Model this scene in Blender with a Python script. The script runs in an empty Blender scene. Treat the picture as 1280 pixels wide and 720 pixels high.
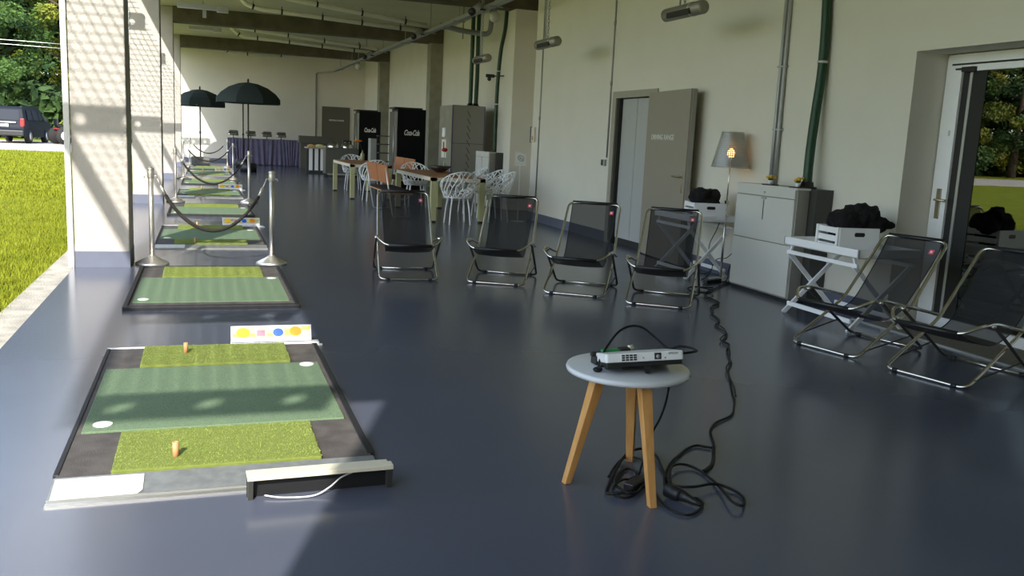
import bpy, bmesh, math, random
from mathutils import Vector, Matrix
random.seed(7)
C = bpy.context.scene.collection
PI = math.pi

# ---------------------------------------------------------------- mesh builder
class MB:
    def __init__(s): s.v = []; s.f = []; s.sm = []
    def add(s, vs, fs, smooth=False):
        n = len(s.v); s.v += [tuple(p) for p in vs]
        s.f += [tuple(i + n for i in f) for f in fs]; s.sm += [smooth] * len(fs); return s
    def box(s, c, d, rz=0, M=None):
        x, y, z = d[0] / 2, d[1] / 2, d[2] / 2
        R = Matrix.Rotation(rz, 3, 'Z')
        vs = [R @ Vector((a * x, b * y, e * z)) + Vector(c) for a in (-1, 1) for b in (-1, 1) for e in (-1, 1)]
        if M: vs = [M @ p for p in vs]
        return s.add(vs, [(0, 1, 3, 2), (4, 6, 7, 5), (0, 4, 5, 1), (2, 3, 7, 6), (0, 2, 6, 4), (1, 5, 7, 3)])
    def bx(s, x0, x1, y0, y1, z0, z1):
        return s.box(((x0 + x1) / 2, (y0 + y1) / 2, (z0 + z1) / 2), (abs(x1 - x0), abs(y1 - y0), abs(z1 - z0)))
    def tube(s, pts, r, seg=8, closed=False, cap=True):
        P = [Vector(p) for p in pts]; n = len(P)
        rr = r if isinstance(r, (list, tuple)) else [r] * n
        vs = []; up = None
        for i in range(n):
            if closed: t = (P[(i + 1) % n] - P[i - 1])
            else: t = P[min(i + 1, n - 1)] - P[max(i - 1, 0)]
            if t.length < 1e-9: t = Vector((0, 0, 1))
            t.normalize()
            if up is None:
                up = Vector((0, 0, 1)) if abs(t.z) < .9 else Vector((1, 0, 0))
            a = up - t * up.dot(t)
            if a.length < 1e-4: a = t.orthogonal()
            a.normalize(); up = a; b = t.cross(a)
            for k in range(seg):
                w = 2 * PI * k / seg
                vs.append(P[i] + a * math.cos(w) * rr[i] + b * math.sin(w) * rr[i])
        fs = []
        m = n if closed else n - 1
        for i in range(m):
            j = (i + 1) % n
            for k in range(seg):
                l = (k + 1) % seg
                fs.append((i * seg + k, i * seg + l, j * seg + l, j * seg + k))
        if cap and not closed:
            fs.append(tuple(reversed(range(seg)))); fs.append(tuple((n - 1) * seg + k for k in range(seg)))
        return s.add(vs, fs, True)
    def lathe(s, prof, seg=24, c=(0, 0, 0), cap=True):
        vs = []; n = len(prof)
        for r, z in prof:
            for k in range(seg):
                w = 2 * PI * k / seg; vs.append((c[0] + r * math.cos(w), c[1] + r * math.sin(w), c[2] + z))
        fs = []
        for i in range(n - 1):
            for k in range(seg):
                l = (k + 1) % seg; fs.append((i * seg + k, i * seg + l, (i + 1) * seg + l, (i + 1) * seg + k))
        if cap:
            fs.append(tuple(reversed(range(seg)))); fs.append(tuple((n - 1) * seg + k for k in range(seg)))
        return s.add(vs, fs, True)
    def prism(s, poly, z0, z1):
        n = len(poly)
        vs = [(x, y, z0) for x, y in poly] + [(x, y, z1) for x, y in poly]
        fs = [tuple(reversed(range(n))), tuple(range(n, 2 * n))] + [(i, (i + 1) % n, (i + 1) % n + n, i + n) for i in range(n)]
        return s.add(vs, fs)
    def profy(s, poly, y0, y1):      # polygon in x-z extruded along y
        n = len(poly)
        vs = [(x, y0, z) for x, z in poly] + [(x, y1, z) for x, z in poly]
        fs = [tuple(range(n)), tuple(reversed(range(n, 2 * n)))] + [((i + 1) % n, i, i + n, (i + 1) % n + n) for i in range(n)]
        return s.add(vs, fs)
    def ell(s, c, r, seg=16, rings=10):
        vs = []; fs = []
        for i in range(rings + 1):
            p = PI * i / rings
            for k in range(seg):
                w = 2 * PI * k / seg
                vs.append((c[0] + r[0] * math.sin(p) * math.cos(w), c[1] + r[1] * math.sin(p) * math.sin(w), c[2] - r[2] * math.cos(p)))
        for i in range(rings):
            for k in range(seg):
                l = (k + 1) % seg; fs.append((i * seg + k, i * seg + l, (i + 1) * seg + l, (i + 1) * seg + k))
        return s.add(vs, fs, True)
    def bar(s, a, b, w, h):
        a, b = Vector(a), Vector(b); t = (b - a); L = t.length; t.normalize()
        u = Vector((0, 0, 1)) if abs(t.z) < .95 else Vector((0, 1, 0))
        x = t.cross(u).normalized(); y = x.cross(t).normalized()
        vs = []
        for p in (a, b):
            for i, j in ((-1, -1), (1, -1), (1, 1), (-1, 1)): vs.append(p + x * i * w / 2 + y * j * h / 2)
        return s.add(vs, [(3, 2, 1, 0), (4, 5, 6, 7), (0, 1, 5, 4), (1, 2, 6, 5), (2, 3, 7, 6), (3, 0, 4, 7)])
    def mesh(s, name):
        me = bpy.data.meshes.new(name); me.from_pydata(s.v, [], s.f)
        me.polygons.foreach_set('use_smooth', s.sm); me.update(); return me

def tag(o, label=None, cat=None, group=None, kind=None):
    if label: o['label'] = label
    if cat: o['category'] = cat
    if group: o['group'] = group
    if kind: o['kind'] = kind
    return o

def obj(name, mb, m, parent=None, bevel=0, loc=None, rz=0):
    me = mb.mesh(name) if isinstance(mb, MB) else mb
    o = bpy.data.objects.new(name, me); C.objects.link(o)
    if m:
        if not me.materials: me.materials.append(m)
    if parent: o.parent = parent
    if loc: o.location = loc
    o.rotation_euler = (0, 0, rz)
    if bevel:
        b = o.modifiers.new('Bevel', 'BEVEL'); b.width = bevel; b.segments = 2; b.limit_method = 'ANGLE'
    return o

def empty(name, loc=(0, 0, 0), rz=0):
    o = bpy.data.objects.new(name, None); C.objects.link(o); o.location = loc; o.rotation_euler = (0, 0, rz); return o

def copy_tree(o, parent=None):
    c = o.copy(); C.objects.link(c); c.parent = parent
    for ch in list(o.children): copy_tree(ch, c)
    return c

def arc(c, r, a0, a1, n, plane='xy'):
    out = []
    for i in range(n + 1):
        a = a0 + (a1 - a0) * i / n
        if plane == 'xy': out.append((c[0] + r * math.cos(a), c[1] + r * math.sin(a), c[2]))
        elif plane == 'xz': out.append((c[0] + r * math.cos(a), c[1], c[2] + r * math.sin(a)))
        else: out.append((c[0], c[1] + r * math.cos(a), c[2] + r * math.sin(a)))
    return out

def smooth(pts, n=6, closed=False):
    P = [Vector(p) for p in pts]; out = []
    m = len(P) if closed else len(P) - 1
    for i in range(m):
        if closed: p0, p1, p2, p3 = P[i - 1], P[i], P[(i + 1) % len(P)], P[(i + 2) % len(P)]
        else: p0, p1, p2, p3 = P[max(i - 1, 0)], P[i], P[i + 1], P[min(i + 2, len(P) - 1)]
        for k in range(n):
            t = k / n
            out.append(.5 * ((2 * p1) + (p2 - p0) * t + (2 * p0 - 5 * p1 + 4 * p2 - p3) * t * t + (-p0 + 3 * p1 - 3 * p2 + p3) * t ** 3))
    if not closed: out.append(P[-1])
    return out

def rounded(pts, r, n=5):
    """polyline with its inner corners rounded"""
    P = [Vector(p) for p in pts]; out = [P[0]]
    for i in range(1, len(P) - 1):
        a = (P[i - 1] - P[i]); b = (P[i + 1] - P[i])
        rr = min(r, a.length * .49, b.length * .49)
        A = P[i] + a.normalized() * rr; B = P[i] + b.normalized() * rr
        for k in range(n + 1):
            t = k / n; out.append(A * (1 - t) ** 2 + P[i] * 2 * t * (1 - t) + B * t * t)
    out.append(P[-1]); return out

# ---------------------------------------------------------------- materials
def mat(name, col, rough=.5, metal=0, noise=0, nscale=8, bump=0, bscale=60, col2=None, spec=None, coat=0, stretch=None):
    m = bpy.data.materials.new(name); m.use_nodes = True
    nt = m.node_tree; b = nt.nodes['Principled BSDF']
    b.inputs['Base Color'].default_value = (*col, 1); b.inputs['Roughness'].default_value = rough
    b.inputs['Metallic'].default_value = metal
    if spec is not None: b.inputs['Specular IOR Level'].default_value = spec
    if coat: b.inputs['Coat Weight'].default_value = coat; b.inputs['Coat Roughness'].default_value = .1
    if noise or col2 or bump:
        tc = nt.nodes.new('ShaderNodeTexCoord'); mp = nt.nodes.new('ShaderNodeMapping')
        nt.links.new(tc.outputs['Object'], mp.inputs['Vector'])
        if stretch: mp.inputs['Scale'].default_value = stretch
    if noise or col2:
        n = nt.nodes.new('ShaderNodeTexNoise'); n.inputs['Scale'].default_value = nscale; n.inputs['Detail'].default_value = 6
        nt.links.new(mp.outputs[0], n.inputs['Vector'])
        r = nt.nodes.new('ShaderNodeValToRGB')
        c2 = col2 or tuple(min(1, c * (1 + noise)) for c in col); c1 = col if col2 else tuple(c * (1 - noise) for c in col)
        r.color_ramp.elements[0].position = .35; r.color_ramp.elements[1].position = .65
        r.color_ramp.elements[0].color = (*c1, 1); r.color_ramp.elements[1].color = (*c2, 1)
        nt.links.new(n.outputs['Fac'], r.inputs['Fac']); nt.links.new(r.outputs['Color'], b.inputs['Base Color'])
    if bump:
        n2 = nt.nodes.new('ShaderNodeTexNoise'); n2.inputs['Scale'].default_value = bscale; n2.inputs['Detail'].default_value = 4
        nt.links.new(mp.outputs[0], n2.inputs['Vector'])
        bp = nt.nodes.new('ShaderNodeBump'); bp.inputs['Strength'].default_value = bump; bp.inputs['Distance'].default_value = .02
        nt.links.new(n2.outputs['Fac'], bp.inputs['Height']); nt.links.new(bp.outputs['Normal'], b.inputs['Normal'])
    return m

M = {}
M['floor'] = mat('floor_epoxy', (.092, .104, .145), .21, noise=.06, nscale=.7, bump=.02, bscale=3, spec=.46)
M['wall'] = mat('wall_paint', (.70, .675, .585), .75, noise=.02, nscale=1.5, bump=.04, bscale=120)
M['wall2'] = mat('far_wall_paint', (.69, .67, .59), .75, noise=.02, nscale=1.5)
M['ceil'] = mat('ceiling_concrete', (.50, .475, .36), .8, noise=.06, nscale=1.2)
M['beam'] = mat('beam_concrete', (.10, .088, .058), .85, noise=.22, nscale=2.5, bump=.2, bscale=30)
M['ccol'] = mat('wall_column_concrete', (.27, .26, .20), .85, noise=.12, nscale=3, bump=.2, bscale=30)
M['column'] = mat('column_render', (.44, .415, .38), .85, noise=.04, nscale=5, bump=.35, bscale=70)
M['trimw'] = mat('white_rail_paint', (.62, .62, .61), .5)
M['base'] = mat('painted_plinth', (.115, .13, .18), .45, noise=.05, nscale=4)
M['kerb'] = mat('kerb_concrete', (.42, .39, .33), .9, noise=.2, nscale=6, bump=.5, bscale=60)
M['grass'] = mat('lawn_soil_green', (.145, .175, .010), .95, nscale=1.3, col2=(.20, .225, .018), bump=.6, bscale=40, spec=.1)
M['blade'] = mat('grass_blade', (.14, .17, .010), .8, nscale=2, col2=(.22, .24, .018), spec=.15)
M['road'] = mat('road_gravel', (.42, .38, .33), .95, noise=.12, nscale=.6)
M['leafg'] = mat('leaf_green', (.014, .045, .010), .6, nscale=.5, col2=(.07, .14, .018))
M['leafy'] = mat('leaf_yellow_green', (.03, .085, .010), .6, nscale=.38, col2=(.27, .27, .018))
M['leafd'] = mat('leaf_dark', (.012, .035, .008), .7, nscale=.6, col2=(.05, .10, .015))
M['leafr'] = mat('leaf_red', (.30, .05, .03), .7, nscale=1, col2=(.55, .18, .08))
M['bark'] = mat('bark', (.09, .065, .045), .9, noise=.3, nscale=5, bump=.5, bscale=12)
M['steel'] = mat('brushed_steel', (.80, .77, .72), .36, .85, bump=.03, bscale=200, stretch=(1, 1, .05))
M['chrome'] = mat('chair_tube_steel', (.74, .71, .65), .27, 1)
M['darktube'] = mat('dark_tube', (.055, .052, .048), .4, .5)
M['black'] = mat('black_plastic', (.012, .012, .014), .45)
M['blackg'] = mat('black_gloss', (.003, .004, .005), .5, spec=.2)
M['rubber'] = mat('black_rubber', (.085, .075, .07), .75, noise=.25, nscale=9, bump=.4, bscale=250)
M['rubberrim'] = mat('rubber_rim', (.014, .014, .017), .6)
M['turf'] = mat('turf_bright', (.18, .232, .034), .85, nscale=30, col2=(.23, .28, .058), bump=.6, bscale=300)
M['turfb'] = mat('turf_fibre', (.205, .268, .038), .8, nscale=14, col2=(.29, .345, .085))
M['field'] = mat('turf_dark', (.11, .18, .095), .95, nscale=160, col2=(.19, .27, .16), bump=.5, bscale=300)
M['white'] = mat('white_paint', (.90, .91, .93), .45)
M['whitep'] = mat('white_plastic', (.82, .83, .84), .3)
M['wsticker'] = mat('sticker', (.80, .78, .74), .6, noise=.08, nscale=40)
M['alu'] = mat('aluminium', (.60, .60, .58), .35, .8)
M['ramp'] = mat('ramp_plate', (.30, .32, .33), .4, .5, noise=.12, nscale=20)
M['rope'] = mat('rope', (.04, .035, .03), .8, bump=1, bscale=150)
M['cream'] = mat('cream_bar', (.70, .66, .52), .5)
M['tee'] = mat('tee_rubber', (.62, .30, .14), .6)
M['oak'] = mat('oak', (.56, .27, .075), .45, nscale=4, col2=(.64, .34, .11), bump=.08, bscale=60, stretch=(8, 8, 1))
M['tabletop'] = mat('table_lacquer', (.64, .67, .70), .3, coat=.2)
M['cable'] = mat('black_cable', (.007, .008, .010), .5, spec=.3)
M['green'] = mat('green_plastic', (.02, .28, .08), .4)
M['grcab'] = mat('grey_cabinet_lacquer', (.60, .60, .56), .4)
M['grside'] = mat('grey_cabinet_edge', (.27, .26, .23), .5)
M['dkside'] = mat('dark_cabinet_side', (.045, .046, .04), .45)
M['hose'] = mat('green_hose', (.003, .045, .016), .3, bump=.3, bscale=90)
M['hoseclip'] = mat('hose_clip', (.6, .6, .6), .4, .5)
M['conduit'] = mat('conduit_grey', (.36, .37, .36), .45, .3)
M['door'] = mat('door_taupe', (.30, .27, .215), .5)
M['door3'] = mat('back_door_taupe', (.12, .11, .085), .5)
M['doorin'] = mat('inner_door_grey', (.42, .43, .42), .5)
M['frame'] = mat('door_frame_taupe', (.34, .32, .26), .5)
M['dark'] = mat('dark_gap', (.02, .02, .018), .7)
M['letter'] = mat('white_lettering', (.75, .75, .72), .5)
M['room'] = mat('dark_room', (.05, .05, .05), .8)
M['towel'] = mat('black_towel', (.006, .006, .008), .95, bump=.8, bscale=120)
M['shade'] = None
M['drape'] = mat('purple_drape', (.12, .115, .20), .85, noise=.1, nscale=6)
M['umb'] = mat('umbrella_cloth', (.022, .034, .034), .9)
M['conc'] = mat('base_block', (.16, .16, .15), .9, noise=.2, nscale=10)
M['tblwood'] = mat('reddish_wood', (.30, .13, .06), .5, nscale=3, col2=(.38, .18, .09), stretch=(6, 1, 6))
M['tblleg'] = mat('pale_yellow_leg', (.46, .46, .24), .5)
M['orange'] = mat('orange_plywood', (.42, .14, .04), .45, noise=.1, nscale=10)
M['fur'] = mat('dark_fur', (.035, .018, .014), .95, noise=.4, nscale=20, bump=1, bscale=80)
M['cartg'] = mat('cart_grey', (.10, .10, .085), .5)
M['lid'] = mat('steel_lid', (.5, .5, .48), .22, 1)
M['batten'] = mat('lamp_housing', (.45, .46, .46), .4, .2)
M['pipe'] = mat('drain_pipe', (.76, .74, .62), .5)
M['tray'] = mat('cable_tray_steel', (.28, .29, .30), .5, .3)
M['heater'] = mat('heater_housing', (.30, .28, .24), .4, .4)
M['concr'] = mat('bowl_brown', (.05, .035, .025), .4)
M['redf'] = mat('red_petal', (.45, .02, .02), .6)
M['yelf'] = mat('yellow_petal', (.75, .45, .03), .6)
M['orgf'] = mat('orange_petal', (.75, .25, .03), .6)
M['stem'] = mat('stem_green', (.05, .12, .03), .7)
M['bottle'] = mat('bottle', (.35, .36, .22), .2)
M['food'] = mat('bread', (.55, .35, .12), .8, noise=.4, nscale=30)
M['foody'] = mat('pale_food', (.70, .65, .35), .8, noise=.2, nscale=30)
M['car'] = mat('car_paint', (.014, .018, .026), .6, 0, spec=.15)
M['carglass'] = mat('car_glass', (.03, .035, .045), .6, 0, spec=.08)
M['taillight'] = mat('tail_light', (.55, .02, .02), .3)
M['tyre'] = mat('tyre', (.015, .015, .015), .85)
M['red'] = mat('red_paint', (.22, .03, .03), .5)
M['pink'] = mat('pink_tag', (.75, .10, .16), .6)
M['yellowb'] = mat('yellow_disc', (.85, .50, .01), .4)
M['orangeb'] = mat('orange_disc', (.85, .30, .01), .4)
M['blueb'] = mat('blue_disc', (.03, .13, .62), .4)
M['pinkish'] = mat('mauve_print', (.42, .22, .30), .6)
M['paperyel'] = mat('yellow_print', (.75, .68, .15), .6)
M['papergr'] = mat('printed_grey_green', (.55, .56, .40), .6, noise=.15, nscale=60)
M['paper'] = mat('paper', (.72, .71, .62), .7)
M['brass'] = mat('handle_metal', (.50, .45, .33), .3, 1)
M['grate'] = mat('entrance_matting', (.25, .22, .18), .9, noise=.25, nscale=60, bump=.6, bscale=160)
M['purple'] = mat('purple_edge', (.10, .07, .20), .6)
M['globe'] = mat('opal_globe', (.55, .55, .50), .4)
M['navy'] = mat('navy', (.02, .03, .10), .5)

def mesh_fabric():
    m = bpy.data.materials.new('black_mesh_fabric'); m.use_nodes = True; nt = m.node_tree
    b = nt.nodes['Principled BSDF']; b.inputs['Base Color'].default_value = (.010, .011, .014, 1); b.inputs['Roughness'].default_value = .7
    t = nt.nodes.new('ShaderNodeBsdfTransparent'); mx = nt.nodes.new('ShaderNodeMixShader'); mx.inputs['Fac'].default_value = .80
    out = nt.nodes['Material Output']
    nt.links.new(t.outputs[0], mx.inputs[1]); nt.links.new(b.outputs[0], mx.inputs[2]); nt.links.new(mx.outputs[0], out.inputs['Surface'])
    return m
M['fabric'] = mesh_fabric()

def glass_mat():
    m = bpy.data.materials.new('door_glass'); m.use_nodes = True; nt = m.node_tree
    nt.nodes.remove(nt.nodes['Principled BSDF']); out = nt.nodes['Material Output']
    t = nt.nodes.new('ShaderNodeBsdfTransparent'); t.inputs[0].default_value = (.35, .37, .36, 1)
    g = nt.nodes.new('ShaderNodeBsdfGlossy'); g.inputs['Roughness'].default_value = .0; g.inputs[0].default_value = (.9, .9, .85, 1)
    mx = nt.nodes.new('ShaderNodeMixShader'); mx.inputs['Fac'].default_value = .20
    nt.links.new(t.outputs[0], mx.inputs[1]); nt.links.new(g.outputs[0], mx.inputs[2]); nt.links.new(mx.outputs[0], out.inputs['Surface'])
    return m
M['glass'] = glass_mat()

def emis(name, col, s):
    m = bpy.data.materials.new(name); m.use_nodes = True; b = m.node_tree.nodes['Principled BSDF']
    b.inputs['Emission Color'].default_value = (*col, 1); b.inputs['Emission Strength'].default_value = s; return m
M['bulb'] = emis('warm_bulb', (1, .48, .16), 6)

def shade_mat():
    m = bpy.data.materials.new('perforated_metal'); m.use_nodes = True; nt = m.node_tree
    b = nt.nodes['Principled BSDF']; b.inputs['Base Color'].default_value = (.36, .38, .37, 1); b.inputs['Metallic'].default_value = .5; b.inputs['Roughness'].default_value = .4
    uv = nt.nodes.new('ShaderNodeUVMap'); vm = nt.nodes.new('ShaderNodeVectorMath'); vm.operation = 'FRACTION'
    nt.links.new(uv.outputs[0], vm.inputs[0])
    d = nt.nodes.new('ShaderNodeVectorMath'); d.operation = 'DISTANCE'; d.inputs[1].default_value = (.5, .5, 0)
    nt.links.new(vm.outputs[0], d.inputs[0])
    lt = nt.nodes.new('ShaderNodeMath'); lt.operation = 'LESS_THAN'; lt.inputs[1].default_value = .28
    nt.links.new(d.outputs['Value'], lt.inputs[0])
    t = nt.nodes.new('ShaderNodeBsdfTransparent'); mx = nt.nodes.new('ShaderNodeMixShader')
    nt.links.new(lt.outputs[0], mx.inputs['Fac']); nt.links.new(b.outputs[0], mx.inputs[1]); nt.links.new(t.outputs[0], mx.inputs[2])
    nt.links.new(mx.outputs[0], nt.nodes['Material Output'].inputs['Surface']); return m
M['shade'] = shade_mat()

def struct(name, mb, m, parent=None, bevel=0):
    o = obj(name, mb, m, parent, bevel)
    if not parent: o['kind'] = 'structure'
    return o

def text(name, s, size, m, parent, loc, rot, shear=0, ext=.002, bold=0, space=1, sx=1):
    cu = bpy.data.curves.new(name, 'FONT'); cu.body = s; cu.size = size; cu.shear = shear; cu.extrude = ext
    cu.align_x = 'CENTER'; cu.align_y = 'CENTER'; cu.offset = bold; cu.space_character = space
    t = bpy.data.objects.new(name + '_curve', cu); C.objects.link(t)
    dg = bpy.context.evaluated_depsgraph_get(); me = bpy.data.meshes.new_from_object(t.evaluated_get(dg)); me.name = name
    bpy.data.objects.remove(t); me.materials.clear(); me.materials.append(m)
    o = bpy.data.objects.new(name, me); C.objects.link(o); o.parent = parent; o.location = loc; o.rotation_euler = rot; o.scale = (sx, 1, 1)
    return o

# ================================================================ BUILDING
ZC = 4.6; ZB = 4.2
struct('floor', MB().bx(-1.265, 7.2, -1.6, 39.6, -.12, 0), M['floor'])
struct('ceiling', MB().prism([(-1.62, -1.6), (7.2, -1.6), (7.2, 39.7), (-1.36, 39.7)], ZC, ZC + .4), M['ceil'])
# near right wall (a volume standing in front of the wall columns), openings: glass door (Y 3.2..6.4), steel door (Y 11.2..12.4)
w = MB()
w.bx(5.95, 6.35, -1.5, 3.2, 0, ZC); w.bx(5.95, 6.35, 3.2, 6.4, 2.44, ZC); w.bx(5.95, 6.35, 6.4, 11.2, 0, ZC)
w.bx(5.95, 6.35, 11.2, 12.4, 2.2, ZC); w.bx(5.95, 6.35, 12.4, 16.05, 0, ZC); w.bx(6.35, 6.75, 15.95, 16.05, 0, ZC)
struct('wall_right', w, M['wall'])
struct('wall_right_far', MB().bx(6.72, 6.95, 16, 39.5, 0, ZC), M['wall2'])
struct('wall_back', MB().bx(-1.3, 7.0, 39.5, 39.7, 0, ZC), M['wall2'])
struct('wall_front', MB().bx(-1.37, 6.35, -1.7, -1.5, 0, ZC), M['wall'])
b = MB(); b.bx(5.935, 5.95, 6.45, 11.1, 0, .16).bx(5.935, 5.95, 12.5, 16.06, 0, .16).bx(5.935, 5.95, -1.5, 3.2, 0, .16)
struct('baseboard_right', b, M['base'])
b = MB().bx(6.7, 6.72, 16.1, 39.5, 0, .16); struct('baseboard_right_far', b, M['base'])
struct('baseboard_back', MB().bx(-1.2, 6.7, 39.48, 39.5, 0, .16), M['base'])

# outer columns
for i, (y, s) in enumerate(((9.92, 0), (17.98, 0), (26.1, -.02), (34.1, -.03))):
    c = struct('column', MB().bx(-1.255, -.735, y, y + .58, 0, ZC), M['column'], bevel=.012)
    p = obj('plinth', MB().bx(-1.257, -.733, y - .004, y + .584, 0, .165), M['base'], c)
    r = obj('edge_rail', MB().bx(-1.315, -1.262, y - .02, y + .03, 0, ZC), M['trimw'], c)
# beams, one per bay line
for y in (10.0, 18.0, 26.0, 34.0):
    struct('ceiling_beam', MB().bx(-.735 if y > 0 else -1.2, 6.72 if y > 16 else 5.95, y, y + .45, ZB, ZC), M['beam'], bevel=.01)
for y in (18.0, 26.0, 34.0):
    struct('wall_column', MB().bx(6.18 if y < 20 else 6.34, 6.72, y, y + .42, 0, ZB), M['wall'] if y < 20 else M['ccol'], bevel=.01)

# ---- horizontal sunshade outside the roof edge: grating, outer bar, perforated cross beams
g = MB(); ZG = 4.6
y = -1.4
while y < 39.5:
    g.box((-2.29, y, ZG), (1.36, .006, .010)); y += .128
x = -2.9
while x < -1.61:
    g.box((x, 19, ZG), (.008, 41, .013)); x += .109
struct('sunshade_grating', g, M['alu'])
struct('sunshade_outer_bar', MB().bx(-3.03, -2.93, -1.5, 39.6, ZG - .07, ZG + .07), M['alu'])
def perforated(x0, x1, z0, z1, y, n):
    m = MB(); L = (x1 - x0) / n; h = (z1 - z0); r = .055; zc = z0 + h * .46; seg = 16
    for c in range(n):
        cx = x0 + L * (c + .5); vs = []
        an = [2 * PI * k / seg + .01 for k in range(seg)] + [math.atan2(q - zc, p - cx) % (2 * PI) for p in (cx - L / 2, cx + L / 2) for q in (z0, z1)]
        an.sort(); N = len(an)
        for a in an:
            ca, sa = math.cos(a), math.sin(a)
            t = min((L / 2) / abs(ca) if abs(ca) > 1e-6 else 9, ((z1 - zc) if sa > 0 else (zc - z0)) / abs(sa) if abs(sa) > 1e-6 else 9)
            vs += [(cx + r * ca, y, zc + r * sa), (cx + t * ca, y, zc + t * sa)]
        m.add(vs, [(2 * k, 2 * k + 1, 2 * ((k + 1) % N) + 1, 2 * ((k + 1) % N)) for k in range(N)])
    return m
for y in (-1.35, 1.05, 5.75, 8.3, 13.75, 16.3, 21.75, 24.3, 29.75, 32.3, 34.4, 37.8):
    o = struct('sunshade_cross_beam', perforated(-2.93, -1.6, 4.34 if y < 2 else 4.40, 4.62, y, 3), M['alu'])
    s = o.modifiers.new('Solid', 'SOLIDIFY'); s.thickness = .012
    obj('flange', MB().box((-2.27, y, 4.62), (1.33, .09, .012)).box((-2.27, y, 4.34 if y < 2 else 4.40), (1.33, .09, .012)), M['alu'], o)

# ================================================================ OUTSIDE
struct('kerb', MB().bx(-1.50, -1.265, -2, 41, -.12, -.006), M['kerb'])
struct('lawn', MB().add([(-140, -25, -.04), (-1.49, -25, -.04), (-1.49, 46.5, -.04), (-140, 46.5, -.04)], [(0, 1, 2, 3)]), M['grass'])
struct('road', MB().add([(-140, 46.4, -.03), (30, 46.4, -.03), (30, 66, -.03), (-140, 66, -.03)], [(0, 1, 2, 3)]), M['road'])
struct('verge', MB().add([(-140, 66, -.02), (40, 66, -.02), (40, 120, -.02), (-140, 120, -.02)], [(0, 1, 2, 3)]), M['grass'])
bl = MB(); vs = []; fs = []
def blades(mb, n, fn, h0, h1, w):
    vs = []; fs = []
    for i in range(n):
        x, y, z = fn(); a = random.uniform(0, PI * 2); h = random.uniform(h0, h1); dx, dy = math.cos(a) * w, math.sin(a) * w
        lx, ly = random.uniform(-.5, .5) * h, random.uniform(-.5, .5) * h
        k = len(vs); vs += [(x - dx, y - dy, z), (x + dx, y + dy, z), (x + lx, y + ly, z + h)]; fs.append((k, k + 1, k + 2))
    mb.add(vs, fs)
def lawnpt():
    y = 5.5 + 16 * random.random() ** 1.6; x = -1.47 - abs(random.gauss(0, 1)) * (.6 + .1 * y); return (x, y, -.045)
blades(bl, 42000, lawnpt, .03, .07, .006)
def farpt():
    y = random.uniform(19, 46); return (-1.55 - random.random() * (1 + .22 * y), y, -.045)
blades(bl, 30000, farpt, .03, .09, .016)
tag(obj('grass', bl, M['blade']), 'short bright green lawn blades along the concrete kerb', 'grass', kind='stuff')

def leaf_cloud(centers, n, size, spread):
    mb = MB(); vs = []; fs = []
    for i in range(n):
        c, r = random.choice(centers)
        d = Vector((random.gauss(0, 1), random.gauss(0, 1), random.gauss(0, 1))); d.normalize()
        p = Vector(c) + Vector((d.x * r, d.y * r, d.z * r * .7)) * (random.random() ** .35)
        a = Vector((random.gauss(0, 1), random.gauss(0, 1), random.gauss(0, 1))).normalized(); b_ = a.orthogonal().normalized()
        s = size * random.uniform(.5, 1.2); k = len(vs)
        vs += [p - a * s, p + b_ * s * .5, p + a * s, p - b_ * s * .5]; fs.append((k, k + 1, k + 2, k + 3))
    mb.add(vs, fs); return mb
def make_tree(h, R, leafm, seed, trunk_h=2.2, n=26000, size=.17):
    random.seed(seed)
    cs = []
    for i in range(70):
        z = random.uniform(1.2, h); t = (z - 1.2) / (h - 1.2); rr = R * math.sqrt(max(.05, 1 - (t * 1.5 - .55) ** 2)) if t * 1.5 - .55 < 1 else R * .3
        a = random.uniform(0, 2 * PI); q = math.sqrt(random.random()); cs.append(((math.cos(a) * rr * q, math.sin(a) * rr * q, z), random.uniform(.7, 1.5)))
    root = empty('tree')
    obj('crown', leaf_cloud(cs, n, size, 1), leafm, root)
    t = MB().tube(smooth([(0, 0, -.1), (.1, 0, h * .25), (-.1, .1, h * .55), (0, 0, h * .85)], 4), [.38 - .022 * i for i in range(13)], 8)
    for i in range(8):
        a = i * 2.4; z = h * (.2 + .07 * i); t.tube([(0, 0, z), (math.cos(a) * R * .4, math.sin(a) * R * .4, z + 1.1), (math.cos(a) * R * .75, math.sin(a) * R * .75, z + 1.6)], [.13, .08, .03], 6)
    obj('trunk', t, M['bark'], root); return root
tA = make_tree(19, 5.0, M['leafy'], 3); tB = make_tree(21, 5.4, M['leafg'], 5); tC = make_tree(13, 4.4, M['leafg'], 9)
tA.location = (-9.0, 73.5, 0); tag(tA, 'yellow and green leaved tree behind the parked minivan, nearest the column', 'tree', 'trees beyond the road')
tB.location = (-15.0, 72.5, 0); tag(tB, 'tall dark green tree at the left edge of the view behind the minivan', 'tree', 'trees beyond the road')
tC.location = (-5, 76, 0); tag(tC, 'smaller green tree hidden mostly behind the first white column', 'tree', 'trees beyond the road')
random.seed(21)
for i, (x, y) in enumerate(((-22, 75), (-29, 74), (-36, 76), (-43, 74), (-50, 76), (-57, 74), (-64, 75), (-71, 74), (-79, 76), (-87, 74), (-96, 75))):
    t = copy_tree((tA, tB, tC)[(i * 2 + 1) % 3]); t.location = (x, y, 0); t.rotation_euler = (0, 0, i * 1.3); s = random.uniform(1.15, 1.4); t.scale = (s, s, s)
    tag(t, 'leafy tree across the road, seen only as a reflection in the glass door', 'tree', 'trees beyond the road')
random.seed(23)
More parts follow.
